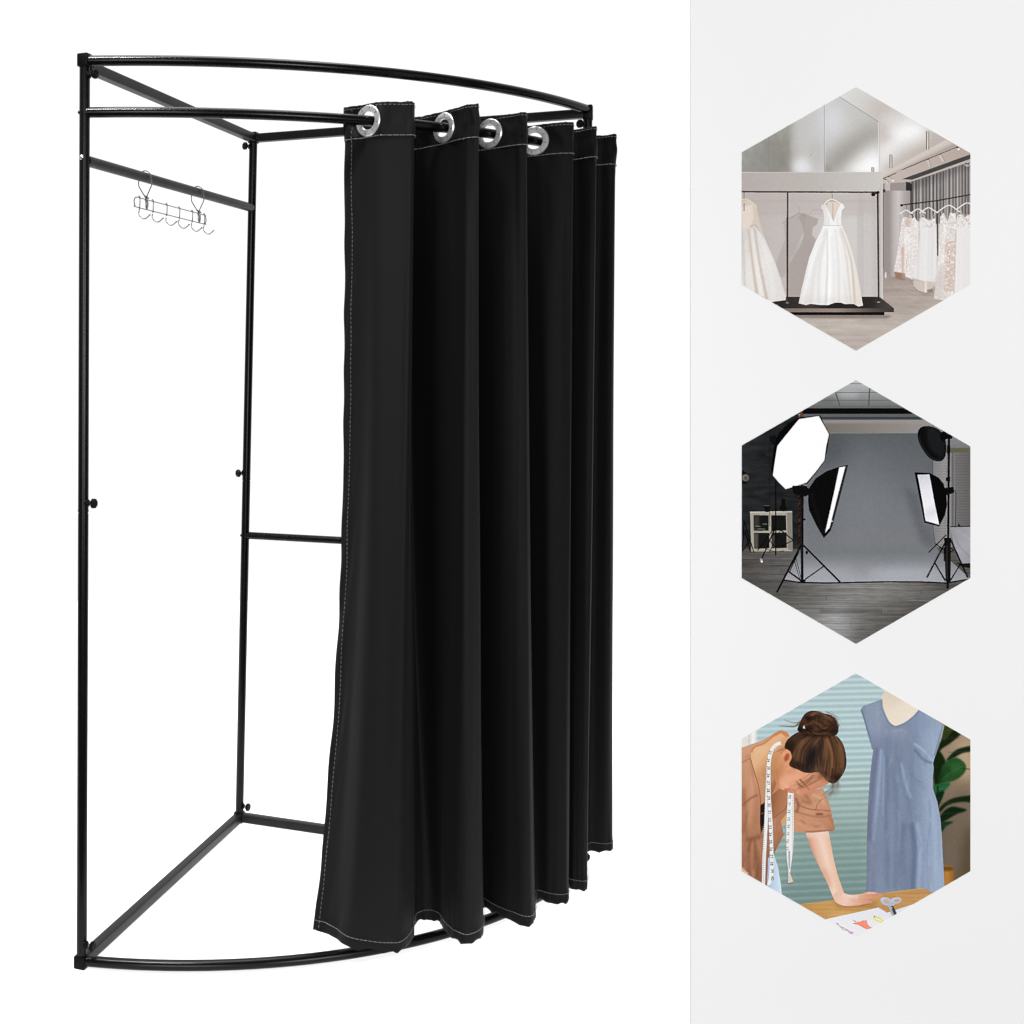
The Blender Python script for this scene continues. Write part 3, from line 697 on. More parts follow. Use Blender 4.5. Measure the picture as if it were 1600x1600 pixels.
    # scissors
    for cx_, cy_, rx, ry, ro in ((898, 1345, 33, 22, .35), (956, 1340, 30, 18, -.15)):
        c.oval(cx_, cy_, rx, ry, (182, 194, 222), rot=ro)
        c.oval(cx_ + 2, cy_ - 1, rx * .58, ry * .52, (196, 150, 96), rot=ro)
        c.oval(cx_ - 3, cy_ - 6, rx * .9, ry * .5, (226, 232, 246), .35, blur=3, rot=ro)
    c.fill([(900, 1362), (930, 1346), (950, 1356), (938, 1376), (912, 1380)], (176, 188, 216))
    c.fill([(910, 1378), (934, 1368), (958, 1418), (936, 1432)], (150, 150, 148))
    c.fill([(926, 1372), (938, 1370), (960, 1414), (946, 1424)], (58, 66, 74))
    c.line([(916, 1380), (940, 1428)], 4, (214, 208, 196), .9)
    c.oval(928, 1382, 5, 5, (220, 205, 170))
    SHAPES['scissors3'] = [(864, 1330), (885, 1318), (925, 1326), (960, 1320), (988, 1334), (975, 1356), (944, 1374), (958, 1416), (938, 1432), (908, 1380), (880, 1364)]
    # blouse, back shoulder and body
    BL = (200, 148, 116)
    torso = [(60, 480), (130, 455), (200, 430), (262, 392), (300, 378), (336, 388), (352, 404), (320, 440), (330, 700), (420, 740), (400, 820), (330, 850), (300, 890), (318, 968), (264, 1070), (228, 1100), (222, 1262), (160, 1230), (60, 1170)]
    c.fill(torso, grad((80, 500), (300, 1100), (0, (206, 156, 124)), (.4, (190, 136, 104)), (.8, (170, 118, 90)), (1, (146, 98, 74))))
    c.clip = c.mask(torso)
    for P, w_, col, al, bl in (([(90, 560), (130, 540), (180, 960)], 22, (180, 124, 92), .5, 6), ([(150, 620), (130, 760), (110, 900)], 34, (214, 164, 134), .6, 14), ([(85, 700), (100, 850), (90, 960)], 26, (142, 92, 64), .7, 10),
                               ([(80, 800), (130, 760), (170, 740)], 10, (120, 74, 50), .7, 5), ([(80, 555), (140, 528)], 3, (120, 76, 54), .9, 0),
                               ([(100, 1000), (150, 985), (240, 965)], 18, (110, 64, 44), .6, 7), ([(130, 990), (110, 1080), (90, 1150)], 16, (116, 74, 52), .8, 6), ([(150, 990), (160, 1100), (170, 1230)], 14, (120, 78, 54), .7, 6),
                               ([(170, 1000), (195, 1100), (210, 1240)], 16, (196, 146, 116), .6, 6), ([(110, 1060), (90, 1180)], 16, (200, 150, 118), .5, 6), ([(140, 1010), (136, 1100), (140, 1220)], 12, (190, 138, 106), .6, 5)):
        c.line(P, w_ * .6, col, al, True, bl, w_)
    c.fill([(80, 1150), (120, 1190), (80, 1190)], (232, 196, 170), 1, blur=1)
    c.clip = None
    # collar opening: back, neck and chest skin
    nape = [(132, 540), (130, 500), (150, 465), (205, 445), (262, 400), (310, 384), (345, 410), (330, 470), (300, 540), (272, 600), (275, 680), (250, 740), (215, 800), (188, 790), (176, 700), (150, 610)]
    c.fill(nape, grad((140, 470), (300, 620), (0, (224, 178, 136)), (.35, (226, 178, 136)), (.7, (196, 142, 96)), (1, (170, 116, 78))))
    c.clip = c.mask(nape)
    c.fill([(150, 600), (200, 640), (270, 640), (270, 800), (180, 800)], (204, 150, 114), .8, blur=14)
    c.fill([(220, 690), (275, 650), (270, 760), (210, 800)], (156, 98, 64), .8, blur=8)
    c.oval(262, 560, 26, 70, (196, 140, 92), .7, blur=14)
    c.oval(180, 480, 46, 24, (232, 190, 150), .6, blur=14)
    c.line([(165, 640), (200, 670), (230, 665)], 3, (180, 124, 90), .6, blur=1)
    c.clip = None
    c.line([(134, 500), (150, 470), (205, 448), (262, 404), (300, 380), (336, 390)], 8, (196, 120, 76), .95, True, 1)
    c.fill([(262, 396), (300, 374), (338, 388), (352, 408), (330, 412), (300, 390), (270, 408)], (204, 132, 86), 1, blur=1)
    c.line([(130, 540), (150, 610), (176, 700), (186, 800), (184, 965)], 4, (130, 84, 60), .85, True)
    c.fill([(184, 800), (212, 780), (210, 900), (190, 960), (182, 900)], (36, 24, 24))
    c.line([(186, 850), (206, 840)], 5, (130, 84, 60), .9)
    lap = [(250, 740), (300, 700), (372, 742), (360, 790), (320, 830), (262, 872), (236, 940), (216, 900), (222, 820)]
    c.fill(lap, grad((240, 760), (350, 780), (0, (138, 88, 60)), (.4, (168, 112, 80)), (1, (186, 130, 98))))
    c.line([(372, 742), (320, 828), (262, 872)], 3, (110, 68, 46), .8)
    c.clip = c.mask(torso)
    for k in range(60):
        x0, y0 = rnd.uniform(80, 300), rnd.uniform(560, 1220)
        c.line([(x0, y0), (x0 + rnd.uniform(-16, 10), y0 + rnd.uniform(30, 90))], rnd.uniform(3, 10), rnd.choice([(150, 98, 70), (222, 172, 140), (130, 82, 58), (208, 156, 124)]), rnd.uniform(.15, .4), blur=3)
    c.clip = None
    # front sleeve
    sl = [(370, 742), (420, 735), (480, 715), (540, 702), (556, 740), (576, 790), (588, 840), (608, 930), (604, 944), (560, 948), (480, 956), (400, 954), (375, 948), (370, 860), (362, 800)]
    c.fill(sl, grad((370, 740), (600, 940), (0, (188, 134, 102)), (.4, (204, 150, 118)), (.75, (196, 140, 110)), (1, (180, 122, 92))))
    c.clip = c.mask(sl)
    for P, w_, col, al, bl in (([(400, 800), (470, 822), (580, 832)], 5, (136, 84, 58), .8, 1), ([(376, 830), (440, 852), (520, 866), (590, 858)], 7, (140, 86, 60), .6, 3), ([(420, 770), (470, 790), (440, 740)], 16, (150, 98, 70), .6, 6),
                               ([(480, 740), (530, 760), (550, 800)], 14, (224, 176, 146), .7, 6), ([(500, 850), (540, 850)], 12, (92, 52, 36), .7, 3), ([(400, 900), (450, 930), (560, 936)], 20, (214, 160, 128), .6, 8),
                               ([(440, 950), (600, 942)], 6, (150, 96, 70), .8, 2), ([(570, 850), (596, 900)], 10, (156, 104, 78), .6, 4), ([(385, 760), (400, 800), (390, 840)], 12, (112, 66, 46), .6, 5)):
        c.line(P, w_, col, al, True, bl)
    c.clip = None
    c.clip = c.mask(sl)
    for k in range(26):
        x0, y0 = rnd.uniform(380, 590), rnd.uniform(730, 930)
        c.line([(x0, y0), (x0 + rnd.uniform(20, 50), y0 + rnd.uniform(-6, 26))], rnd.uniform(3, 9), rnd.choice([(160, 108, 80), (226, 178, 150), (140, 90, 66)]), rnd.uniform(.15, .4), blur=3)
    c.clip = None
    # face in profile, looking down
    face = [(300, 500), (340, 480), (420, 560), (520, 600), (585, 650), (560, 682), (520, 700), (470, 722), (432, 732), (410, 748), (392, 750), (378, 736), (362, 722), (345, 722), (330, 716), (312, 712), (290, 700), (272, 668), (268, 620), (276, 570)]
    c.fill(face, grad((300, 520), (440, 740), (0, (208, 148, 108)), (.35, (222, 160, 122)), (.7, (226, 162, 128)), (1, (204, 136, 104))), smooth=True)
    c.clip = c.mask(face, smooth=True)
    c.oval(330, 660, 50, 36, (232, 172, 138), .7, blur=16)
    c.oval(380, 640, 46, 26, (234, 170, 140), .6, blur=14)
    c.fill([(268, 560), (300, 600), (280, 700), (262, 690)], (186, 126, 86), .5, blur=10)
    c.fill([(420, 600), (580, 650), (540, 700), (470, 716), (440, 660)], (206, 142, 110), .6, blur=12)
    c.line([(330, 712), (345, 706), (356, 716)], 6, (196, 96, 84), 1, blur=1)
    c.fill([(322, 704), (340, 712), (338, 724), (322, 716)], (206, 90, 80), .95, blur=1)
    c.line([(350, 700), (372, 712), (380, 728)], 3, (168, 100, 74), .7, True, 1)
    c.line([(384, 740), (400, 742)], 3, (140, 80, 60), .8, blur=1)
    c.oval(408, 690, 20, 8, (178, 112, 84), .6, blur=6, rot=.8)
    c.line([(388, 664), (408, 684), (430, 698)], 4, (84, 52, 40), .75, True, 1, 2)
    c.line([(402, 678), (416, 692), (436, 700)], 2.5, (50, 32, 26), .7, True, .5, 1)
    c.line([(408, 652), (432, 676), (462, 712)], 9, (92, 58, 42), .75, True, 2, 2)
    c.line([(384, 700), (400, 722), (396, 740)], 7, (240, 182, 150), .6, True, 3)
    c.line([(366, 716), (380, 726), (392, 742)], 3, (178, 108, 80), .6, True, 1)
    c.fill([(262, 600), (280, 590), (290, 680), (300, 706), (276, 690)], (170, 108, 72), .55, blur=7)
    c.oval(350, 610, 30, 20, (214, 146, 106), .6, blur=10)
    c.oval(470, 640, 40, 20, (232, 174, 142), .6, blur=10, rot=.4)
    c.oval(330, 690, 16, 10, (238, 180, 148), .6, blur=5)
    c.clip = None
    ear = [(300, 524), (310, 500), (332, 486), (354, 492), (360, 525), (350, 562), (332, 588), (316, 574), (306, 548)]
    c.fill(ear, (218, 152, 112), smooth=True)
    c.oval(334, 528, 13, 24, (158, 76, 46), .85, blur=4, rot=.35)
    c.line([(306, 528), (316, 502), (340, 490)], 6, (226, 160, 120), .9, True, 1)
    c.line([(322, 580), (330, 560), (344, 546)], 5, (232, 164, 124), .7, True, 1)
    c.oval(300, 600, 20, 50, (176, 114, 76), .4, blur=12)
    c.line([(316, 520), (330, 500), (350, 497)], 5, (236, 178, 140), .8, True, 1)
    # hair
    hair = [(322, 474), (330, 440), (352, 414), (390, 388), (440, 378), (520, 392), (600, 400), (640, 428), (664, 480), (674, 550), (664, 604), (636, 648), (604, 676), (566, 664), (536, 634), (512, 612), (470, 616), (430, 612), (396, 596), (360, 582), (348, 566), (362, 530), (356, 498), (340, 484)]
    c.fill(hair, grad((340, 430), (650, 620), (0, (66, 46, 34)), (.35, (74, 52, 40)), (.5, (46, 36, 32)), (.75, (92, 64, 44)), (1, (54, 38, 30))), smooth=True)
    c.clip = c.mask(hair, smooth=True)
    for k in range(330):
        t = rnd.random()
        x0, y0 = 470 + 130 * t + rnd.uniform(-14, 14), 396 + rnd.uniform(-8, 14)
        if t < .5:
            x2, y2 = 350 + 330 * t + rnd.uniform(-20, 20), 585 + rnd.uniform(-30, 26) - 70 * (.5 - t)
            xm, ym = (x0 + x2) / 2 - 30 * (1 - t), (y0 + y2) / 2 - 8
        else:
            x2, y2 = 510 + 150 * (t - .5) * 2 + rnd.uniform(-16, 16), 655 - 30 * (t - .5) + rnd.uniform(-24, 16)
            xm, ym = (x0 + x2) / 2 + 46 * (t - .3), (y0 + y2) / 2 - 6
        c.line([(x0, y0), (xm, ym), (x2, y2)], rnd.uniform(1.6, 4), rnd.choice([(112, 78, 54), (40, 28, 22), (132, 92, 62), (28, 20, 18), (74, 50, 36), (158, 116, 80), (54, 38, 30)]), rnd.uniform(.2, .6), True, .6)
    c.oval(470, 520, 26, 60, (36, 32, 36), .55, blur=16, rot=.3)
    c.oval(560, 480, 20, 60, (146, 100, 66), .4, blur=12, rot=.15)
    c.oval(640, 500, 14, 60, (120, 84, 58), .4, blur=8)
    c.oval(520, 600, 34, 14, (120, 92, 84), .5, blur=7, rot=.4)
    c.oval(350, 470, 34, 36, (30, 22, 18), .7, blur=14)
    c.oval(390, 570, 50, 26, (34, 25, 20), .6, blur=14, rot=.4)
    c.oval(470, 530, 22, 70, (24, 20, 22), .75, blur=14, rot=.25)
    c.oval(610, 650, 40, 22, (30, 21, 17), .7, blur=12, rot=-.7)
    c.oval(540, 620, 30, 16, (30, 22, 18), .55, blur=9, rot=.6)
    c.oval(500, 400, 90, 12, (26, 18, 15), .7, blur=8)
    c.line([(560, 420), (590, 500), (596, 590)], 14, (160, 112, 74), .45, True, 5)
    c.line([(430, 430), (400, 490), (392, 550)], 12, (140, 98, 66), .4, True, 5)
    c.line([(628, 450), (650, 520), (644, 590)], 10, (140, 98, 66), .45, True, 4)
    c.clip = None
    for k in range(60):   # hair feathering over the hairline
        t = rnd.random()
        x0 = 360 + 220 * t
        y0 = 572 + 30 * min(1, t * 2.4) + max(0, t - .62) * 110 + rnd.uniform(-10, 6)
        c.line([(x0, y0), (x0 + rnd.uniform(-4, 12), y0 + rnd.uniform(8, 24))], 3, rnd.choice([(54, 38, 30), (92, 62, 44), (120, 84, 58)]), rnd.uniform(.25, .6), blur=1, w2=1)
    c.fill([(520, 604), (560, 640), (590, 655), (570, 668), (535, 660), (505, 625)], (150, 98, 70), .5, blur=8)
    for k in range(34):   # fringe falling over the brow
        x0, y0 = rnd.uniform(470, 560), rnd.uniform(596, 640)
        c.line([(x0, y0), (x0 - rnd.uniform(30, 60), y0 + rnd.uniform(25, 50)), (x0 - rnd.uniform(90, 150), y0 + rnd.uniform(60, 95))], 2.6, (118, 76, 54), rnd.uniform(.2, .55), True, .6, 1)
    for k in range(30):   # loose lock below the forehead
        x0, y0 = rnd.uniform(585, 630), rnd.uniform(640, 672)
        c.line([(x0, y0), (x0 + rnd.uniform(-12, 10), y0 + 50), (x0 - rnd.uniform(20, 70), y0 + rnd.uniform(80, 110))], 3, (92, 70, 60), rnd.uniform(.2, .5), True, .6, 1)
    c.line([(540, 760), (510, 790), (498, 830)], 2.5, (100, 70, 56), .8, True)
    bun = [(395, 370), (410, 330), (430, 290), (462, 266), (500, 264), (545, 278), (590, 290), (618, 320), (628, 360), (622, 395), (590, 408), (540, 402), (500, 398), (450, 392), (415, 388)]
    c.fill(bun, (62, 42, 32), smooth=True)
    c.clip = c.mask(bun, smooth=True)
    for k in range(210):
        a0 = rnd.uniform(0, 6.28)
        r0 = rnd.uniform(.3, 1)
        cxx, cyy = (500, 345) if k % 3 else (560, 330)
        pts = [(cxx + 105 * r0 * math.cos(a0 + s * .45), cyy + 70 * r0 * math.sin(a0 + s * .45) - 8 * s) for s in (0, 1, 2)]
        c.line(pts, rnd.uniform(2, 6), rnd.choice([(128, 84, 56), (38, 26, 20), (96, 62, 44), (26, 18, 16), (160, 112, 76), (70, 44, 34)]), rnd.uniform(.3, .75), True, .7, 1.5)
    c.oval(455, 305, 20, 14, (20, 14, 12), .8, blur=6)
    c.oval(440, 370, 50, 20, (24, 16, 14), .7, blur=10)
    c.oval(600, 370, 26, 26, (28, 19, 16), .6, blur=9)
    c.line([(470, 285), (530, 282), (590, 320)], 10, (150, 104, 72), .45, True, 4)
    c.line([(430, 350), (490, 330), (540, 350)], 8, (150, 102, 70), .4, True, 3)
    c.oval(545, 375, 40, 10, (28, 20, 18), .7, blur=6)
    c.clip = None
    c.line([(410, 330), (380, 352), (340, 352), (290, 350)], 8, (84, 54, 38), .9, True, .6, 2)
    c.line([(420, 318), (390, 332), (350, 326), (318, 312)], 6, (96, 62, 42), .8, True, .6, 1.5)
    c.line([(560, 268), (600, 290), (630, 340), (622, 380)], 3, (96, 64, 46), .8, True)
    c.fill([(425, 362), (432, 342), (440, 364)], (196, 212, 214))
    for k in range(26):
        a0 = rnd.uniform(-2.6, .3)
        x0, y0 = 515 + 100 * math.cos(a0), 335 + 64 * math.sin(a0)
        c.line([(x0, y0), (x0 + rnd.uniform(4, 26), y0 - rnd.uniform(0, 12)), (x0 + rnd.uniform(14, 44), y0 + rnd.uniform(-6, 20))], 1.6, (84, 58, 44), rnd.uniform(.2, .5), True)
    for k in range(16):
        x0 = rnd.uniform(300, 340)
        c.line([(x0, 470 + rnd.uniform(-6, 16)), (x0 - rnd.uniform(20, 46), 486 + rnd.uniform(-12, 22))], 1.8, (120, 78, 52), rnd.uniform(.2, .5))
    # tape measure
    W = (236, 235, 234)

    def tape(L_, R_, nums, x_off):
        poly = L_ + R_[::-1]
        c.fill(poly, W)
        c.line(L_, 2, (176, 172, 170), .8)
        c.line(R_, 2, (186, 182, 180), .6)
    c.line([(300, 446), (276, 456), (252, 482), (236, 530), (230, 600)], 20, W, 1, True, 0, 22)
    c.line([(296, 454), (268, 470), (248, 500)], 2, (170, 166, 164), .8)
    tape([(219, 600), (214, 700), (206, 900), (196, 1100), (193, 1240)], [(242, 600), (240, 700), (232, 800), (222, 1000), (216, 1100), (210, 1255)], [], 0)
    tape([(222, 600), (220, 700), (228, 850), (236, 1000), (238, 1100), (232, 1210), (222, 1250)], [(242, 600), (244, 760), (254, 900), (258, 1040), (262, 1140), (256, 1220), (240, 1255)], [], 0)
    tape([(340, 726), (338, 800), (332, 880), (330, 1000), (334, 1100), (345, 1190)], [(374, 732), (374, 860), (374, 960), (370, 1060), (352, 1190), (356, 1200)], [], 0)
    c.fill([(344, 1060), (352, 1060), (352, 1160), (346, 1160)], (96, 120, 120), .7, blur=1)
    c.fill([(226, 940), (232, 940), (224, 1100), (218, 1100)], (150, 104, 80), .8, blur=1)
    c.fill([(342, 1180), (352, 1180), (372, 1236), (342, 1248)], (216, 204, 192))
    c.line([(340, 1246), (372, 1238)], 6, (130, 98, 48), .9)
    H = math.pi / 2
    for i, n_ in enumerate(('29', '30', '31', '32', '33', '34', '35', '36', '37', '38', '39', '40')):
        y = 757 + i * 41.5
        x = 232 + i * 1.9
        number(c, n_, x, y, 13, H)
    for i, n_ in enumerate(('24', '25', '26', '27', '28')):
        number(c, n_, 231 - i * .2, 545 + i * 42.5, 12, H + (.15 if i < 1 else 0))
    number(c, '23', 240, 500, 12, H + .3)
    for i, n_ in enumerate(('70', '71', '72', '73', '74', '75', '76', '77')):
        number(c, n_, 351 - i * 2.0, 750 + i * 42, 12, H, w=2.2 if i < 5 else 1.6)
    for i in range(40):
        y = 770 + i * 12
        c.line([(206 - i * .2, y), (212 - i * .2, y)], 3, (90, 88, 86), .8)
        c.line([(364, 745 + i * 9), (370, 745 + i * 9)], 2.4, (110, 108, 106), .7)
    SHAPES['woman3'] = [(80, 478), (200, 430), (300, 376), (350, 398), (400, 372), (380, 352), (412, 325), (462, 264), (545, 276), (618, 318), (630, 380), (612, 406), (660, 460), (673, 550), (640, 650), (590, 680), (560, 700), (540, 702), (576, 790), (608, 938), (572, 948), (600, 1100), (655, 1290), (760, 1302), (830, 1292), (878, 1310), (800, 1336), (816, 1356), (740, 1370), (650, 1370), (600, 1330), (530, 1170), (440, 955), (376, 950), (372, 1060), (356, 1190), (372, 1240), (342, 1248), (334, 1100), (330, 900), (300, 890), (318, 968), (266, 1080), (300, 1240), (306, 1304), (80, 1175)]
    return c.a

import bpy, bmesh
from mathutils import Vector, noise as mnoise

scene = bpy.context.scene
COL = scene.collection
F = 1911.0                 # focal length in photo pixels
CX, CY, CAMZ = 400.0, 578.0, 1.32


def at(px, py, d):
    """photo pixel + distance -> point in metres"""
    return Vector(((px - CX) * d / F, d, CAMZ - (py - CY) * d / F))


# ---------------------------------------------------------------- materials
def principled(name, col, rough=.5, metal=0.0, spec=.5):
    m = bpy.data.materials.new(name)
    m.use_nodes = True
    b = m.node_tree.nodes['Principled BSDF']
    b.inputs['Base Color'].default_value = (*col, 1)
    b.inputs['Roughness'].default_value = rough
    b.inputs['Metallic'].default_value = metal
    b.inputs['Specular IOR Level'].default_value = spec
    return m, b


def add_bump(m, b, scale, strength, dist=.001, detail=4, stretch=None):
    nt = m.node_tree
    tc = nt.nodes.new('ShaderNodeTexCoord')
    n = nt.nodes.new('ShaderNodeTexNoise')
    n.inputs['Scale'].default_value = scale
    n.inputs['Detail'].default_value = detail
    src = tc.outputs['Object']
    if stretch:
        mp = nt.nodes.new('ShaderNodeMapping')
        mp.inputs['Scale'].default_value = stretch
        nt.links.new(src, mp.inputs['Vector'])
        src = mp.outputs['Vector']
    nt.links.new(src, n.inputs['Vector'])
    bp = nt.nodes.new('ShaderNodeBump')
    bp.inputs['Strength'].default_value = strength
    bp.inputs['Distance'].default_value = dist
    nt.links.new(n.outputs['Fac'], bp.inputs['Height'])
    nt.links.new(bp.outputs['Normal'], b.inputs['Normal'])
    return n


def vary_rough(m, b, scale, lo, hi):
    nt = m.node_tree
    tc = nt.nodes.new('ShaderNodeTexCoord')
    n = nt.nodes.new('ShaderNodeTexNoise')
    n.inputs['Scale'].default_value = scale
    r = nt.nodes.new('ShaderNodeMapRange')
    r.inputs['To Min'].default_value = lo
    r.inputs['To Max'].default_value = hi
    nt.links.new(tc.outputs['Object'], n.inputs['Vector'])
    nt.links.new(n.outputs['Fac'], r.inputs['Value'])
    nt.links.new(r.outputs['Result'], b.inputs['Roughness'])


M_TUBE, b = principled('black_gloss_steel', (.002, .002, .0022), .16, 0, .15)
vary_rough(M_TUBE, b, 9, .20, .26)
M_BAR, b = principled('black_satin_steel', (.004, .004, .0044), .40, 0, .18)
vary_rough(M_BAR, b, 14, .36, .48)
M_PLAST, b = principled('black_plastic', (.002, .002, .002), .4, 0, .07)
add_bump(M_PLAST, b, 300, .2, .0005)
M_ZINC, b = principled('bright_zinc', (.4, .4, .4), .28, 1)
vary_rough(M_ZINC, b, 60, .2, .4)
M_WIRE, b = principled('chromed_wire', (.15, .15, .155), .38, .7)
vary_rough(M_WIRE, b, 40, .2, .35)
M_RING, b = principled('silver_grommet', (.66, .66, .66), .30, .72)
add_bump(M_RING, b, 500, .15, .0003)
M_DARK, b = principled('dark_notch', (.03, .03, .03), .6)
M_THREAD, b = principled('pale_thread', (.2, .2, .205), .7)
M_CLOTH, b = principled('black_blackout_fabric', (.0040, .0040, .0045), .66, 0, .11)
add_bump(M_CLOTH, b, 900, .35, .0004, 3, (1, 1, .5))
b.inputs['Sheen Weight'].default_value = .015
b.inputs['Sheen Roughness'].default_value = .4
EP = 1.085        # how bright a white card on the panel comes out
M_PANEL, b = principled('light_grey_board', (.888 / EP,) * 3, .9, 0, 0)
M_FLOOR = bpy.data.materials.new('translucent_white_floor')      # floor made translucent so an added lamp below whitens its shadows
M_FLOOR.use_nodes = True
_n = M_FLOOR.node_tree
_n.nodes.clear()
_o = _n.nodes.new('ShaderNodeOutputMaterial')
_a = _n.nodes.new('ShaderNodeAddShader')
_d = _n.nodes.new('ShaderNodeBsdfDiffuse')
_d.inputs['Color'].default_value = (.46, .46, .46, 1)
_t = _n.nodes.new('ShaderNodeBsdfTranslucent')
_t.inputs['Color'].default_value = (.46, .46, .46, 1)
_n.links.new(_d.outputs[0], _a.inputs[0])
_n.links.new(_t.outputs[0], _a.inputs[1])
_n.links.new(_a.outputs[0], _o.inputs['Surface'])


# ------------------------------------------------------------------ helpers
def link(name, verts, faces, mat, parent=None, smooth=True, mats=None, midx=None):
    me = bpy.data.meshes.new(name)
    me.from_pydata([tuple(v) for v in verts], [], faces)
    for mm in (mats or [mat]):
        me.materials.append(mm)
    if midx:
        me.polygons.foreach_set('material_index', midx)
    if smooth:
        me.polygons.foreach_set('use_smooth', [True] * len(faces))
    me.update()
    o = bpy.data.objects.new(name, me)
    COL.objects.link(o)
    if parent:
        o.parent = parent
        o.matrix_parent_inverse = parent.matrix_basis.inverted()
    return o


def tag(o, label=None, cat=None, group=None, kind=None):
    if label:
        o['label'] = label
    if cat:
        o['category'] = cat
    if group:
        o['group'] = group
    if kind:
        o['kind'] = kind
    return o


def empty(name, loc):
    o = bpy.data.objects.new(name, None)
    o.location = loc
    o.empty_display_size = .1
    COL.objects.link(o)
    return o


class MB:
    def __init__(self):
        self.v, self.f, self.m = [], [], []

    def add(self, vs, fs, mi=0):
        o = len(self.v)
        self.v += [Vector(v) for v in vs]
        self.f += [tuple(i + o for i in f) for f in fs]
        self.m += [mi] * len(fs)

    def sweep(self, path, prof, up=None, caps=True, scale=None, mi=0):
        """prof = list of (side, up) offsets, swept along the path"""
        path = [Vector(p) for p in path]
        n, k = len(path), len(prof)
        vs = []
        prev = None
        for i, p in enumerate(path):
            t = (path[min(i + 1, n - 1)] - path[max(i - 1, 0)]).normalized()
            if up is not None:
                side = t.cross(Vector(up))
            else:
                if prev is None:
                    ref = Vector((0, 0, 1)) if abs(t.z) < .9 else Vector((0, 1, 0))
                    side = t.cross(ref)
                else:
                    side = prev - t * prev.dot(t)
            side.normalize()
            prev = side
            u = side.cross(t).normalized()
            sc = scale[i] if scale else 1
            for a, b_ in prof:
                vs.append(p + side * a * sc + u * b_ * sc)
        fs = []
        for i in range(n - 1):
            for j in range(k):
                fs.append((i * k + j, i * k + (j + 1) % k, (i + 1) * k + (j + 1) % k, (i + 1) * k + j))
        if caps:
            fs.append(tuple(range(k - 1, -1, -1)))
            fs.append(tuple((n - 1) * k + j for j in range(k)))
        self.add(vs, fs, mi)

    def tube(self, path, r, seg=20, caps=True, scale=None, mi=0):
        self.sweep(path, [(r * math.cos(2 * math.pi * j / seg), r * math.sin(2 * math.pi * j / seg)) for j in range(seg)], None, caps, scale, mi)

    def lathe(self, origin, axis, prof, seg=24, mi=0, ridge=0):
        """prof = (distance along the axis, radius)"""
        ax = Vector(axis).normalized()
        ref = Vector((0, 0, 1)) if abs(ax.z) < .9 else Vector((1, 0, 0))
        s = ax.cross(ref).normalized()
        u = s.cross(ax)
        vs, fs = [], []
        for a, r in prof:
            for j in range(seg):
                t = 2 * math.pi * j / seg
                rr = r * (1 - (ridge if (j % 4) < 2 and r > .006 else 0))
                vs.append(Vector(origin) + ax * a + s * rr * math.cos(t) + u * rr * math.sin(t))
        n = len(prof)
        for i in range(n - 1):
            for j in range(seg):
                fs.append((i * seg + j, i * seg + (j + 1) % seg, (i + 1) * seg + (j + 1) % seg, (i + 1) * seg + j))
        fs.append(tuple(range(seg - 1, -1, -1)))
        fs.append(tuple((n - 1) * seg + j for j in range(seg)))
        self.add(vs, fs, mi)

    def build(self, name, mat, parent=None, smooth=True, mats=None, angle=None):
        o = link(name, self.v, self.f, mat, parent, smooth, mats, self.m if mats else None)
        bm = bmesh.new()
        bm.from_mesh(o.data)
        bmesh.ops.recalc_face_normals(bm, faces=bm.faces)
        if smooth:
            for e in bm.edges:
                if len(e.link_faces) == 2 and e.calc_face_angle(0) > math.radians(angle or 38):
                    e.smooth = False
        bm.to_mesh(o.data)
        bm.free()
        return o


def rrect(w, h, r, n=4):
    out = []
    for cx, cy, a0 in ((w / 2 - r, h / 2 - r, 0), (-w / 2 + r, h / 2 - r, 90), (-w / 2 + r, -h / 2 + r, 180), (w / 2 - r, -h / 2 + r, 270)):
        for k in range(n + 1):
            a = math.radians(a0 + 90 * k / n)
            out.append((cx + r * math.cos(a), cy + r * math.sin(a)))
    return out


def arc(A, B, sag, z, n=72, ext=0.0):
    """horizontal circular arc from A to B bulging towards the viewer"""
    A, B = Vector((A[0], A[1])), Vector((B[0], B[1]))
    M = (A + B) / 2
    h = (B - A).length / 2
    R = (h * h + sag * sag) / (2 * sag)
    d = (B - A).normalized()
    nrm = Vector((d.y, -d.x))
    C = M - nrm * (R - sag)
    th = math.asin(h / R)
    out = []
    for k in range(n + 1):
        a = -th + 2 * th * k / n
        q = C + nrm * R * math.cos(a) + d * R * math.sin(a)
        out.append(Vector((q.x, q.y, z)))
    return out


# --------------------------------------------------------- world and camera
world = bpy.data.worlds.new('World')
scene.world = world
world.use_nodes = True
nt = world.node_tree
bg = nt.nodes['Background']
tc = nt.nodes.new('ShaderNodeTexCoord')
sp = nt.nodes.new('ShaderNodeSeparateXYZ')
mr = nt.nodes.new('ShaderNodeMapRange')
mr.interpolation_type = 'SMOOTHSTEP'
mr.inputs['From Min'].default_value = -.25
mr.inputs['From Max'].default_value = .45
mr.inputs['To Min'].default_value = .10
mr.inputs['To Max'].default_value = 1.08
nt.links.new(tc.outputs['Generated'], sp.inputs['Vector'])
nt.links.new(sp.outputs['Y'], mr.inputs['Value'])
nt.links.new(mr.outputs['Result'], bg.inputs['Strength'])
bg.inputs['Color'].default_value = (1, 1, 1, 1)

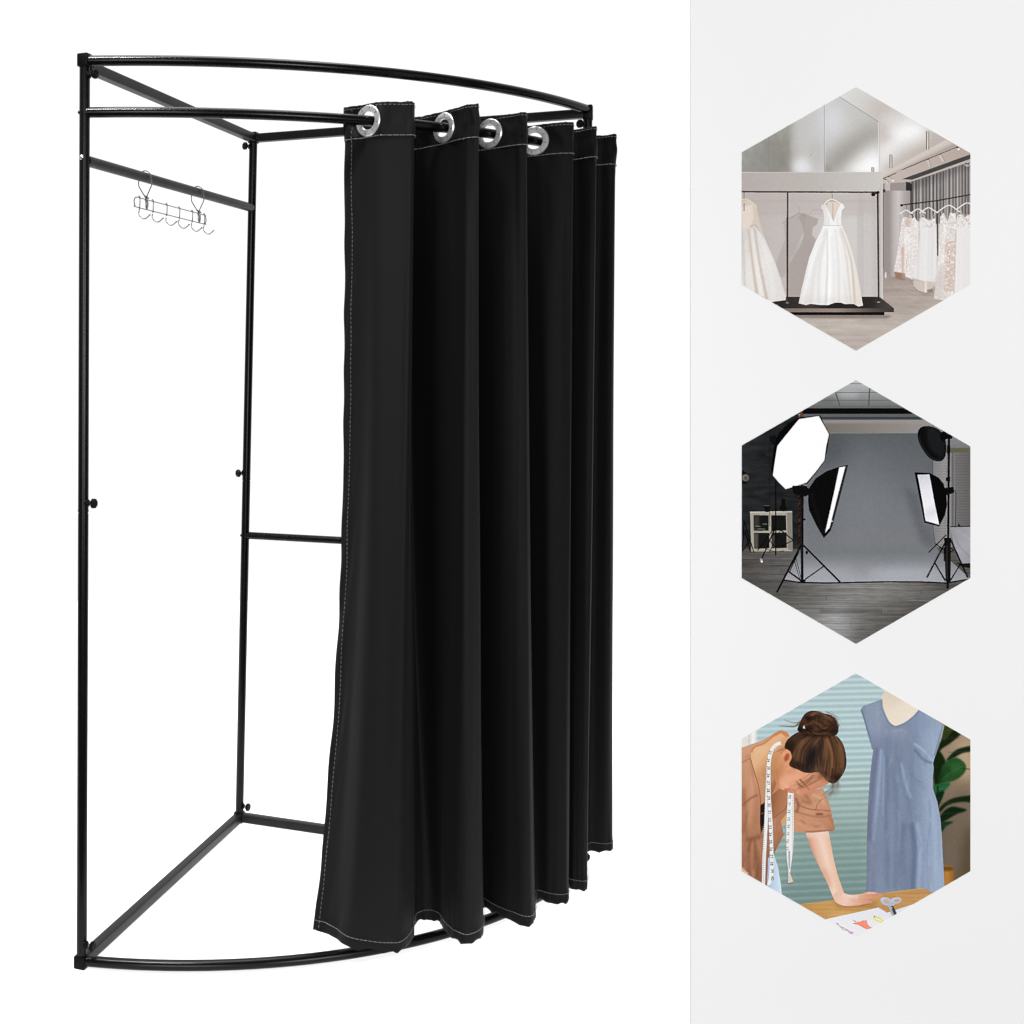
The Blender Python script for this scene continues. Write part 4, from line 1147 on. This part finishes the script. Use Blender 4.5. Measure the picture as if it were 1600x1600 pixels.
cam = bpy.data.cameras.new('camera')
co = bpy.data.objects.new('camera', cam)
COL.objects.link(co)
co.location = (0, 0, CAMZ)
co.rotation_euler = (math.radians(90), 0, 0)
cam.sensor_width = 36
cam.lens = 36 * F / 1600
cam.shift_x = (800 - CX) / 1600
cam.shift_y = -(800 - CY) / 1600
cam.clip_start = .05
cam.clip_end = 200
scene.camera = co
scene.view_settings.view_transform = 'Standard'
scene.view_settings.look = 'None'
scene.view_settings.exposure = 0
scene.view_settings.gamma = 1
scene.view_settings.use_curve_mapping = False
scene.cycles.max_bounces = 8
scene.cycles.use_denoising = True
scene.cycles.use_adaptive_sampling = False


def area(name, loc, look, size, power, sy=None):
    L = bpy.data.lights.new(name, 'AREA')
    L.energy = power
    L.size = size
    if sy:
        L.shape = 'RECTANGLE'
        L.size_y = sy
    o = bpy.data.objects.new(name, L)
    COL.objects.link(o)
    o.location = loc
    o.rotation_euler = (Vector(look) - Vector(loc)).to_track_quat('-Z', 'Y').to_euler()
    return o


area('overhead_softbox', (.2, 3.3, 5.6), (.2, 3.3, 0), 2.6, 215)
area('front_softbox', (-.8, -6.2, 1.7), (.5, 2.8, 1.1), 3.2, 375)
area('right_softbox', (4.2, -5.0, 1.5), (.8, 2.8, 1.1), 2.2, 345)
area('strip_lamp', (-1.05, 1.5, 4.3), (-.62, 2.85, 1.5), 1.3, 22, .26).data.spread = math.radians(42)
area('side_softbox', (-4.6, -1.2, 2.2), (-.1, 2.9, 1.1), .5, 16, 3.0)
area('added_under_floor_fill', (0, 6.2, -1.2), (0, 6.2, 0), 14.0, 650, 7.6)  # unseen lamp added under the floor to wash out shadows

# ------------------------------------------------------------------ setting
fm = MB()
fm.add([(-5, 2.335, 0), (5, 2.335, 0), (5, 7, 0), (-5, 7, 0)], [(0, 1, 2, 3)])
tag(fm.build('floor', M_FLOOR, smooth=False), 'seamless white studio floor', kind='structure')

# ------------------------------------------------------------ frame (thing)
LT, LB = Vector((-.3785, 2.704, 2.008)), Vector((-.3853, 2.704, .01))
BT, BB = Vector((-.0074, 3.555, 2.0)), Vector((-.0486, 3.573, .01))
RT, RB = Vector((.871, 3.21, 2.0)), Vector((.8515, 3.215, .01))
frame = empty('fitting_room_frame', (.2, 3.1, 0))
tag(frame, 'black steel corner fitting room frame with curved front rails and three upright posts', 'frame')


def post(top, bot, zj, name='post'):
    m = MB()
    pz = lambda z: bot + (top - bot) * ((z - bot.z) / (top.z - bot.z))
    r = .0118
    m.tube([pz(zj), pz(zj + .3), pz(top.z)], r)
    m.tube([pz(zj - .0035), pz(zj + .001)], r * .93)
    m.tube([pz(bot.z), pz(.5), pz(zj - .003)], r * 1.0)
    m.tube([pz(zj + .0005), pz(zj + .005)], r * 1.035)
    return m.build(name, M_TUBE, frame), pz


pl, pzL = post(LT, LB, 1.006)
pb, pzB = post(BT, BB, 1.0)
pr, pzR = post(RT, RB, 1.0)

for z, sag, A, B_ in ((2.003, .157, LT, RT), (1.889, .157, LT, RT), (.0145, .202, LB, RB)):
    m = MB()
    m.tube(arc(A, B_, sag, z), .0118)
    o = m.build('curtain_rail' if z == 1.889 else 'curved_rail', M_TUBE, frame)

bar = rrect(.024, .024, .003)
for A, B_, z in ((LT, BT, 1.993), (BT, RT, 1.993), (LB, BB, .0145), (BB, RB, .0145)):
    m = MB()
    a, b_ = Vector((A.x, A.y, z)), Vector((B_.x, B_.y, z))
    d = (b_ - a).normalized()
    m.sweep([a + d * .010, a + (b_ - a) * .5, b_ - d * .010], bar, (0, 0, 1))
    m.build('straight_bar', M_BAR, frame, angle=60)

m = MB()
a, b_ = pzB(.838), pzR(.838)
m.tube([a, (a + b_) / 2, b_], .0105)
m.build('middle_bar', M_TUBE, frame)

RODA, RODB = pzL(1.783) + Vector((.004, .004, 0)), pzB(1.790) + Vector((-.004, -.014, 0))
d = (RODB - RODA).normalized()
m = MB()
m.tube([RODA, RODA + (RODB - RODA) * .33, RODA + (RODB - RODA) * .66, RODB - d * .012, RODB, RODB + d * .006], .0122,
       scale=[1, 1, 1, 1, .95, .78])
m.build('hanging_rod', M_BAR, frame)

# corner caps
for P_, z0, z1, dirv, w in ((LT, 1.990, 2.018, BT - LT, .0265), (LB, 0, .027, BB - LB, .0275), (BT, 1.979, 2.010, LT - BT, .0265), (BB, 0, .030, LB - BB, .0265), (RT, 1.976, 2.014, BT - RT, .025), (RB, 0, .027, BB - RB, .0265)):
    m = MB()
    dv = Vector((dirv.x, dirv.y, 0)).normalized()
    c0 = Vector((P_.x, P_.y, z0))
    c1 = Vector((P_.x, P_.y, z1))
    m.sweep([c0, c0 + Vector((0, 0, .002)), c1 - Vector((0, 0, .002)), c1], rrect(w, w, .003), dv, scale=[.94, 1, 1, .94])
    m.build('corner_cap', M_PLAST, frame, angle=50)


def knob(p, dv):
    m = MB()
    dv = Vector(dv).normalized()
    m.lathe(Vector(p) + dv * .009, dv, [(0, .0088), (.004, .0086), (.0065, .0052), (.0085, .0038)], 18)
    m.lathe(Vector(p) + dv * .016, dv, [(0, .0024), (.008, .0024)], 12, 1)
    m.lathe(Vector(p) + dv * .0225, dv, [(0, .0046), (.001, .0090), (.003, .0112), (.008, .0112), (.0098, .0098), (.0102, .006), (.0092, .0052)], 32, 0, .07)
    return m.build('knob', M_PLAST, frame, mats=[M_PLAST, M_ZINC], angle=30)


zpx = lambda py, d_: CAMZ - (py - CY) * d_ / F
knob(pzL(zpx(117, 2.70)), (.86, -.5, 0))
knob(pzL(zpx(786, 2.70)), (.88, -.46, 0))
knob(pzL(zpx(1476, 2.70)), (.90, -.42, 0))
knob(pzB(zpx(229, 3.55)), (-.84, -.54, 0))
knob(pzB(zpx(739, 3.56)), (-.84, -.54, 0))
knob(pzB(zpx(1259, 3.57)), (.86, -.5, 0))
knob(pzR(zpx(195, 3.21)), (-.86, -.5, 0))
knob(pzR(zpx(1334, 3.21)), (.3, -.95, 0))

# small bolts
for p, dv, mat, r in ((pzL(1.889), (-1, -.1, 0), M_PLAST, .0042), (pzL(1.789), (-.55, -1, 0), M_ZINC, .0058), (pzB(.838), (-1, -.2, 0), M_PLAST, .0042), (pzR(1.889), (.9, -.6, 0), M_PLAST, .0042)):
    m = MB()
    dv = Vector(dv).normalized()
    m.lathe(p + dv * .0095, dv, [(0, r * .9), (.0022, r), (.0042, r * .8), (.0055, r * .35)], 14)
    m.build('bolt', mat, frame)

# --------------------------------------------------------------- hook rack
rd = Vector((RODB.x - RODA.x, RODB.y - RODA.y, 0))
rod_at = lambda t: RODA + (RODB - RODA) * t
side = Vector((rd.y, -rd.x, 0)).normalized()          # towards the viewer's right


def rod_t(px):
    """where along the rod something hangs that is seen at this column"""
    k = (px - CX) / F
    return (k * RODA.y - RODA.x) / ((RODB.x - RODA.x) - k * (RODB.y - RODA.y))


def on_rack(px, z, off=0.0):
    p = rod_at(rod_t(px))
    return Vector((p.x, p.y, z)) + side * off


rack = empty('hook_rack', on_rack(262, 1.68))
tag(rack, 'small wire rack of six hooks clipped under the hanging rod', 'hook rack')
WR = .0014
zt, zb = 1.7325, 1.7085


def smooth_path(pts, n=8):
    pts = [Vector(p) for p in pts]
    out = []
    for i in range(len(pts) - 1):
        a, b_, c, d_ = pts[max(i - 1, 0)], pts[i], pts[i + 1], pts[min(i + 2, len(pts) - 1)]
        for k in range(n):
            t = k / n
            out.append(.5 * (2 * b_ + (c - a) * t + (2 * a - 5 * b_ + 4 * c - d_) * t * t + (-a + 3 * b_ - 3 * c + d_) * t ** 3))
    out.append(pts[-1])
    return out


m = MB()
loop = [on_rack(214, zt), on_rack(262, zt), on_rack(317, zt), on_rack(320.5, zt - .003), on_rack(322, (zt + zb) / 2), on_rack(320.5, zb + .003), on_rack(317, zb),
        on_rack(262, zb), on_rack(214, zb), on_rack(211, zb + .003), on_rack(209.5, (zt + zb) / 2), on_rack(211, zt - .003), on_rack(214, zt)]
m.tube(smooth_path(loop, 6), WR, 8)
m.build('wire_bar', M_WIRE, rack)
for px in (217, 238, 259.5, 279.3, 299.5, 318.2):
    m = MB()
    o = WR * 2
    m.tube(smooth_path([on_rack(px, zt + .004, -.001), on_rack(px, zt, o), on_rack(px - .4, zb, o), on_rack(px - 1.6, zb - .010, o), on_rack(px - 1.6, zb - .018, .003), on_rack(px - .4, zb - .026, .009),
                        on_rack(px, zb - .0275, .016), on_rack(px, zb - .024, .023), on_rack(px, zb - .019, .029)], 6), WR, 8)
    q = on_rack(px, zb - .019, .029)
    m.lathe(q - side * .0015, side, [(0, .0012), (.001, .002), (.003, .002), (.004, .001)], 8)
    m.build('hook', M_WIRE, rack)
for px in (226.5, 308.5):
    m = MB()
    c0 = rod_at(rod_t(px))
    R_ = .0162
    ring = [on_rack(px + 1, 1.735, .001), on_rack(px + .5, 1.7465, -.006), on_rack(px, 1.757, -.012), on_rack(px, 1.768, -.0175)]
    for k in range(7):
        a = math.pi - math.pi * k / 6
        ring.append(Vector((c0.x, c0.y, c0.z)) + side * R_ * math.cos(a) + Vector((0, 0, 1)) * R_ * math.sin(a))
    ring += [on_rack(px + .5, 1.768, .0178), on_rack(px + 1, 1.757, .012), on_rack(px + 1.5, 1.747, .006), on_rack(px + 1.5, 1.738, .001), on_rack(px + 2, 1.730, -.003)]
    m.tube(smooth_path(ring, 5), WR, 8)
    lp = [on_rack(px + 1.2 + 1.8 * math.sin(2 * math.pi * k / 12), 1.722 + .012 * math.cos(2 * math.pi * k / 12), .003) for k in range(13)]
    m.tube(smooth_path(lp, 3), WR, 8)
    m.tube([on_rack(px - 1.6, 1.7395, .002), on_rack(px + 4.4, 1.7365, .002)], WR * 1.5, 8)
    m.tube([on_rack(px + 1.2, 1.7405, .004), on_rack(px + 1.2, 1.707, .004)], WR * 1.4, 8)
    m.build('hanger_clip', M_WIRE, rack)

# ----------------------------------------------------------------- curtain
CP = [  # bottom (x, depth)    top (x, depth)       exponent
    ((.130, 2.791), (.206, 2.836), 3.3), ((.1665, 2.766), (.243, 2.808), 2.6), ((.209, 2.704), (.279, 2.777), 2.0), ((.281, 2.680), (.332, 2.770), 1.5),
    ((.318, 2.689), (.358, 2.781), 1.1), ((.3515, 2.753), (.3595, 2.840), 2.0), ((.369, 2.823), (.361, 2.900), 2.4), ((.401, 2.838), (.368, 2.955), 2.6),
    ((.4255, 2.823), (.412, 2.915), 2.4), ((.431, 2.785), (.450, 2.862), 1.8), ((.448, 2.735), (.477, 2.818), 1.2), ((.476, 2.722), (.495, 2.798), 1.2),
    ((.508, 2.758), (.5085, 2.803), 1.2), ((.525, 2.83), (.514, 2.890), 1.8), ((.538, 2.905), (.524, 2.968), 2.0), ((.561, 2.872), (.570, 2.935), 1.5),
    ((.590, 2.835), (.605, 2.905), 1.3), ((.6235, 2.810), (.628, 2.886), 1.4), ((.650, 2.848), (.641, 2.897), 1.5), ((.660, 2.900), (.648, 2.965), 1.6),
    ((.672, 2.950), (.656, 3.040), 1.8), ((.705, 2.932), (.706, 3.028), 1.4), ((.735, 2.925), (.757, 3.004), 1.2), ((.754, 2.955), (.779, 3.012), 1.0),
    ((.763, 3.02), (.782, 3.090), 1.3), ((.783, 3.008), (.812, 3.090), 1.2), ((.805, 3.004), (.840, 3.056), 1.0), ((.820, 3.030), (.853, 3.065), 1.0),
    ((.845, 3.155), (.862, 3.150), 1.0), ((.881, 3.245), (.888, 3.172), 1.0), ((.925, 3.240), (.918, 3.155), 1.0), ((.950, 3.262), (.931, 3.168), .6), ((.955, 3.32), (.935, 3.25), .6)]
ZT, ZB, ZS, ZH = 1.928, .045, 1.850, .0675
NU = 620
NCP = len(CP)


def cr(vals, u):
    i = min(int(u), NCP - 2)
    t = u - i
    a, b_, c, d_ = vals[max(i - 1, 0)], vals[i], vals[i + 1], vals[min(i + 2, NCP - 1)]
    return .5 * (2 * b_ + (c - a) * t + (2 * a - 5 * b_ + 4 * c - d_) * t * t + (-a + 3 * b_ - 3 * c + d_) * t ** 3)


BXv, BYv = [c[0][0] for c in CP], [c[0][1] for c in CP]
TXv, TYv = [c[1][0] for c in CP], [c[1][1] for c in CP]
EXv = [c[2] for c in CP]
BUL = [0.0] * NCP
for _i, _b in {2: -.006, 3: -.004, 8: -.018, 9: -.028, 10: -.018, 11: -.004, 15: -.024, 16: -.018, 17: -.003, 21: -.020, 22: -.005, 25: -.012, 26: -.004, 30: -.006}.items():
    BUL[_i] = _b
GU = []
gc = []


def plan(u, z):
    t = min(1., max(0., (ZT - z) / (ZT - ZB)))
    e = cr(EXv, u)
    s = t ** max(e, .3)
    x = cr(TXv, u) * (1 - s) + cr(BXv, u) * s
    y = cr(TYv, u) * (1 - s) + cr(BYv, u) * s
    if z < 1.84:      # below the stiff header the folds fill out and get rounder
        a = min(1., (1.84 - z) / .35)
        c = min(1., max(0., (z - .05) / .9))
        y += cr(BUL, u) * a * a * (3 - 2 * a) * c
    return x, y


def surf(u, z, lift=0.0):
    u = min(max(u, 0), NCP - 1)
    x, y = plan(u, z)
    e = .02
    x0, y0 = plan(max(u - e, 0), z)
    x1, y1 = plan(min(u + e, NCP - 1), z)
    tx, ty = x1 - x0, y1 - y0
    L_ = math.hypot(tx, ty) or 1
    nx, ny = ty / L_, -tx / L_
    # soft creases: long vertical ones, puckers in the header and along the hems
    P_ = Vector((u * .9, 0, z * .55))
    w = .0045 * mnoise.noise(P_ + Vector((3, 1, 0))) + .0012 * mnoise.noise(Vector((u * 2.3, 7, z * 1.7)))
    hd = max(0., 1 - abs(z - 1.89) / .09)
    w += hd * .0048 * mnoise.noise(Vector((u * 1.5 + z * 14, z * 22 - u * .8, 4)))
    hb = max(0., 1 - (z - ZB) / .10)
    w += hb * .0022 * mnoise.noise(Vector((u * 3.2, z * 10, 9)))
    if z > ZS:
        for gu in GU:
            du = (u - gu) * .038
            rr = math.hypot(du, z - 1.889)
            if .03 < rr < .11:
                an = math.atan2(z - 1.889, du)
                w += .0026 * math.sin(3.0 * an + gu * 7) * (1 - (rr - .03) / .08) * min(1, (rr - .03) / .01)
    ed = max(0., 1 - u / 1.1)
    w += ed * .008 * mnoise.noise(Vector((u * .7, z * 9 - u * 2.5, 17)))
    x += ed * .003 * mnoise.noise(Vector((1.5, z * 7, 33)))
    # the header and the hems are a doubled layer
    if z > ZS:
        w += .0010
    if z < ZH:
        w += .0012
    w += lift
    p = Vector((x + nx * w, y + ny * w, z))
    # the pressed metal eyelets hold the cloth flat around them
    if z > 1.82:
        for c0, gn, gu in gc:
            if abs(u - gu) < 1.15 and gn.x < -.1:
                q = p - c0
                off = q.dot(gn)
                rr = (q - gn * off).length
                k = min(1., max(0., (.052 - rr) / .015))
                k = k * k * (3 - 2 * k)
                p = p - gn * (off - lift * .4) * k
    return p, Vector((nx, ny, 0))


zs = [ZT]
z = ZT
while z > ZB + .004:
    step = .0045 if z > 1.835 else (.0045 if z < .085 else .018)
    z -= step
    zs.append(z)
zs[-1] = ZB
us = [k * (NCP - 1) / NU for k in range(NU + 1)]

# where the rail runs through the cloth: one grommet each
railpts = arc(LT, RT, .157, 1.889, 400)
grom = []
side_prev = None


def rail_side(x, y):
    best = min(railpts, key=lambda q: (q.x - x) ** 2 + (q.y - y) ** 2)
    i = railpts.index(best)
    q0, q1 = railpts[max(i - 1, 0)], railpts[min(i + 1, 400)]
    return (q1.x - q0.x) * (y - q0.y) - (q1.y - q0.y) * (x - q0.x)


for k in range(NU * 2):
    u = k * (NCP - 1) / (NU * 2)
    x, y = plan(u, 1.889)
    s_ = rail_side(x, y) > 0
    if side_prev is not None and s_ != side_prev and x < .87:
        grom.append(u)
    side_prev = s_
GU.extend(grom)
newgc = []
for u in grom:
    p, nn = surf(u, 1.889)
    i = min(range(401), key=lambda j: (railpts[j].x - p.x) ** 2 + (railpts[j].y - p.y) ** 2)
    newgc.append((Vector((railpts[i].x, railpts[i].y, 1.889)), nn, u))
gc.extend(newgc)
print('grommets', [(round(CX + g[0].x * F / g[0].y), round(g[2], 1)) for g in gc])

verts, faces = [], []
rj = random.Random(4)
for zi, z in enumerate(zs):
    for u in us:
        zz = z
        if zi == 0:
            zz += .0022 * mnoise.noise(Vector((u * 1.3, 5, 0))) + .0012 * mnoise.noise(Vector((u * 5, 5, 0)))
        p, _ = surf(u, z)
        if z < .075:
            zz += (1 - (z - ZB) / .03) * (.004 * mnoise.noise(Vector((u * 1.1, 2, 0))) + .011 * abs(mnoise.noise(Vector((u * 1.35, 8, 0)))) - .003) if zi > len(zs) - 8 else 0
        verts.append(Vector((p.x, p.y, zz)))
W_ = NU + 1
for i in range(len(zs) - 1):
    for j in range(NU):
        if i < 24:
            c = (verts[i * W_ + j] + verts[(i + 1) * W_ + j + 1]) / 2
            if any((c - g[0]).length < .0235 and abs(us[j] - g[2]) < 1.6 for g in gc):
                continue
        faces.append((i * W_ + j, i * W_ + j + 1, (i + 1) * W_ + j + 1, (i + 1) * W_ + j))
curtain = link('curtain', verts, faces, M_CLOTH)
tag(curtain, 'black blackout curtain hanging in deep folds from silver grommets on the curved rail', 'curtain')
sm = curtain.modifiers.new('cloth_thickness', 'SOLIDIFY')
sm.thickness = .0014
sm.offset = 0

for c0, nn, u in gc:
    m = MB()
    # ring face, domed on both sides, with eight short notches
    prof = [(-.0030, .0215), (-.0036, .024), (-.0030, .034), (-.0006, .0362), (.0006, .0362), (.0030, .034), (.0036, .024), (.0030, .0215), (.0005, .0202), (-.0005, .0202)]
    s_ = nn.cross(Vector((0, 0, 1))).normalized()
    seg = 48
    vs, fs = [], []
    for a, r in prof:
        for j in range(seg):
            t = 2 * math.pi * j / seg
            vs.append(c0 + nn * a + s_ * r * math.cos(t) + Vector((0, 0, 1)) * r * math.sin(t))
    n_ = len(prof)
    for i in range(n_):
        for j in range(seg):
            fs.append((i * seg + j, i * seg + (j + 1) % seg, ((i + 1) % n_) * seg + (j + 1) % seg, ((i + 1) % n_) * seg + j))
    m.add(vs, fs)
    for k in range(8):
        t = math.radians(12 + 45 * k)
        rv = s_ * math.cos(t) + Vector((0, 0, 1)) * math.sin(t)
        m.tube([c0 + rv * .0265 + nn * .0034, c0 + rv * .0325 + nn * .0032], .0007, 6, mi=1)
    m.build('grommet', M_RING, curtain, mats=[M_RING, M_DARK])


def dashes(m, fn, L_, dash=.0052, gap=.0026, r=.0007):
    """fn(k in 0..1) -> point; lay short thread stitches along it"""
    pts = [fn(k / 900) for k in range(901)]
    acc, on, cur = 0.0, True, [pts[0]]
    for a, b_ in zip(pts, pts[1:]):
        acc += (b_ - a).length
        if on:
            cur.append(b_)
        if acc > (dash if on else gap):
            if on and len(cur) > 1:
                m.tube([cur[0], cur[-1]], r, 5)
            on = not on
            acc = 0
            cur = [b_]


m = MB()
dashes(m, lambda k: surf(k * 31.8, ZS + .0015, .0026)[0] + Vector((0, 0, .0)), 1, .012, .0012, .00075)
m.build('header_stitching', M_THREAD, curtain)
m = MB()
dashes(m, lambda k: surf(k * 31.8, ZT - .0065, .0024)[0], 1, .0050, .0024, .00050)
m.build('top_stitching', M_THREAD, curtain)
m = MB()
dashes(m, lambda k: surf(k * 31.8, ZH - .001, .0030)[0], 1, .0060, .0012, .00052)
m.build('hem_stitching', M_THREAD, curtain)
m = MB()
dashes(m, lambda k: surf(.55 - .12 * k, ZT - .006 - k * (ZT - ZB - .008), .0022)[0], 1, .0046, .0024, .00042)
m.build('side_stitching', M_THREAD, curtain)

# ---------------------------------------------------- panel with the prints
PD = 2.35
px2 = lambda px: (px - CX) * PD / F
m = MB()
x0, x1 = px2(1079), px2(1660)
t_ = .004
m.add([(x0, PD, 0), (x1, PD, 0), (x1, PD, 2.25), (x0, PD, 2.25), (x0, PD + t_, 0), (x1, PD + t_, 0), (x1, PD + t_, 2.25), (x0, PD + t_, 2.25)],
      [(0, 1, 2, 3), (5, 4, 7, 6), (4, 0, 3, 7), (1, 5, 6, 2), (3, 2, 6, 7), (4, 5, 1, 0)])
panel = m.build('display_panel', M_PANEL, smooth=False)
tag(panel, 'tall plain light grey display board standing to the right of the frame', 'panel')

HEX = [(729, 51), (1378, 427), (1378, 1175), (729, 1549), (80, 1175), (80, 422)]


def print_material(name, arr):
    img = bpy.data.images.new(name, CW, CH)
    a_ = np.clip(arr, 0, 255)
    soft = np.stack([boxblur(a_[..., k], 2) for k in range(3)], -1)
    arr = a_ + .45 * (a_ - soft) + smooth_noise(1.5, 0, 0, 77)[..., None] + smooth_noise(1.2, 1, 1, 78)[..., None]
    buf = np.ones((CH, CW, 4), np.float32)
    buf[..., :3] = np.clip(arr, 0, 255)[::-1] / 255
    img.pixels.foreach_set(buf.ravel())
    img.update()
    img.pack()
    mt = bpy.data.materials.new(name)
    mt.use_nodes = True
    nt_ = mt.node_tree
    b_ = nt_.nodes['Principled BSDF']
    b_.inputs['Roughness'].default_value = .9
    b_.inputs['Specular IOR Level'].default_value = 0
    tx = nt_.nodes.new('ShaderNodeTexImage')
    tx.image = img
    mx = nt_.nodes.new('ShaderNodeMix')
    mx.data_type = 'RGBA'
    mx.blend_type = 'MULTIPLY'
    mx.inputs['Factor'].default_value = 1
    mx.inputs['B'].default_value = (1 / EP, 1 / EP, 1 / EP, 1)
    col_in = [s for s in mx.inputs if s.type == 'RGBA']
    col_in[1].default_value = (1 / EP, 1 / EP, 1 / EP, 1)
    nt_.links.new(tx.outputs['Color'], col_in[0])
    nt_.links.new([s for s in mx.outputs if s.type == 'RGBA'][0], b_.inputs['Base Color'])
    return mt


def clip_hex(pts):
    out = [tuple(p[:2]) for p in pts]
    H2 = [(729 + (x - 729) * .998, 800 + (y - 800) * .998) for x, y in HEX]
    for i in range(6):
        a, b_ = H2[i], H2[(i + 1) % 6]
        ins = lambda p: (b_[0] - a[0]) * (p[1] - a[1]) - (b_[1] - a[1]) * (p[0] - a[0]) >= 0
        src, out = out, []
        for k in range(len(src)):
            p, q = src[k], src[(k + 1) % len(src)]
            if ins(p):
                out.append(p)
            if ins(p) != ins(q):
                d1 = (b_[0] - a[0]) * (p[1] - a[1]) - (b_[1] - a[1]) * (p[0] - a[0])
                d2 = (b_[0] - a[0]) * (q[1] - a[1]) - (b_[1] - a[1]) * (q[0] - a[0])
                t = d1 / (d1 - d2)
                out.append((p[0] + (q[0] - p[0]) * t, p[1] + (q[1] - p[1]) * t))
    res = []
    for p in out:
        if not res or (abs(p[0] - res[-1][0]) + abs(p[1] - res[-1][1])) > .8:
            res.append(p)
    return res


def sheet(name, pts, y0, front, mat, thick, parent=None):
    """flat printed piece, front face towards the viewer, thickness behind it"""
    k = PD / F

    def P3(u_, v_, d_):
        return ((1137 + u_ / 3.6375 - CX) * k, d_, CAMZ - (y0 + v_ / 3.6364 - CY) * k)
    n = len(pts)
    vs = [P3(p[0], p[1], front) for p in pts] + [P3(p[0], p[1], front + thick) for p in pts]
    fs = [tuple(range(n))] + [tuple(range(2 * n - 1, n - 1, -1))] + [(i, i + n, (i + 1) % n + n, (i + 1) % n) for i in range(n)]
    o = link(name, vs, fs, mat, parent, smooth=False)
    me = o.data
    uvl = me.uv_layers.new(name='UVMap')
    for lp_ in me.loops:
        p = pts[lp_.vertex_index % n]
        uvl.data[lp_.index].uv = (p[0] / 1456, 1 - p[1] / 1600)
    return o


PRINTS = [
    (122, 'boutique_print', paint_boutique, 'hexagonal picture of a bridal shop with white gowns, topmost of the three',
     [('printed_clothes_rail', 'rail1', 'dark metal clothes rail printed in the picture'), ('printed_wedding_dress', 'dress1', 'printed white satin wedding dress on a hanger'),
      ('printed_wedding_dress', 'dress2', 'printed lace wedding dress cut off by the left edge'), ('printed_gown_row', 'gowns', 'printed row of pale lace gowns on a rack')]),
    (580, 'studio_print', paint_studio, 'hexagonal picture of a dark photo studio with softboxes and a grey backdrop',
     [('printed_paper_backdrop', 'backdrop2', 'printed grey paper backdrop sweeping onto the floor'), ('shelf', 'shelf2', 'printed beige cube shelf'), ('printed_side_table', 'table2', 'printed table under a grey cloth'),
      ('softbox', 'octa2', 'printed image of a glowing octagonal softbox'), ('printed_light_stand', 'stand2', 'printed black tripod light stand at left'), ('softbox', 'strip2', 'printed black strip softbox seen edge on'),
      ('softbox', 'strip2b', 'printed image of a strip softbox with lit white front'), ('printed_light_stand', 'stand2b', 'printed black tripod light stand at right'), ('printed_lamp_dish', 'dish2', 'printed round black lamp dish')]),
    (1038, 'atelier_print', paint_atelier, 'hexagonal picture of a woman leaning on a sewing table beside a blue dress',
     [('printed_potted_plant', 'plant3', 'printed dark green leafy plant'), ('printed_dress_form', 'dress3', 'printed blue sleeveless dress on a dress form'), ('printed_work_table', 'table3', 'printed light wooden table top'),
      ('printed_person', 'woman3', 'printed woman with brown hair bun, tan blouse and tape measure round her neck'), ('scissors', 'scissors3', 'printed pale blue handled scissors')]),
]
for y0, nm, fn, label, parts in PRINTS:
    mat = print_material(nm, fn())
    base = sheet('hexagonal_picture', HEX, y0, PD - .0008, mat, .0007)
    tag(base, label, 'picture', 'hexagonal pictures on the grey board')
    for k, (pn, key, pl_) in enumerate(parts):
        o = sheet(pn, clip_hex(SHAPES[key]), y0, PD - .0008 - .0001 * (k + 1), mat, .00008, base)  # flat printed cut-out over the sheet, named for the figure it shows
        tag(o, pl_)
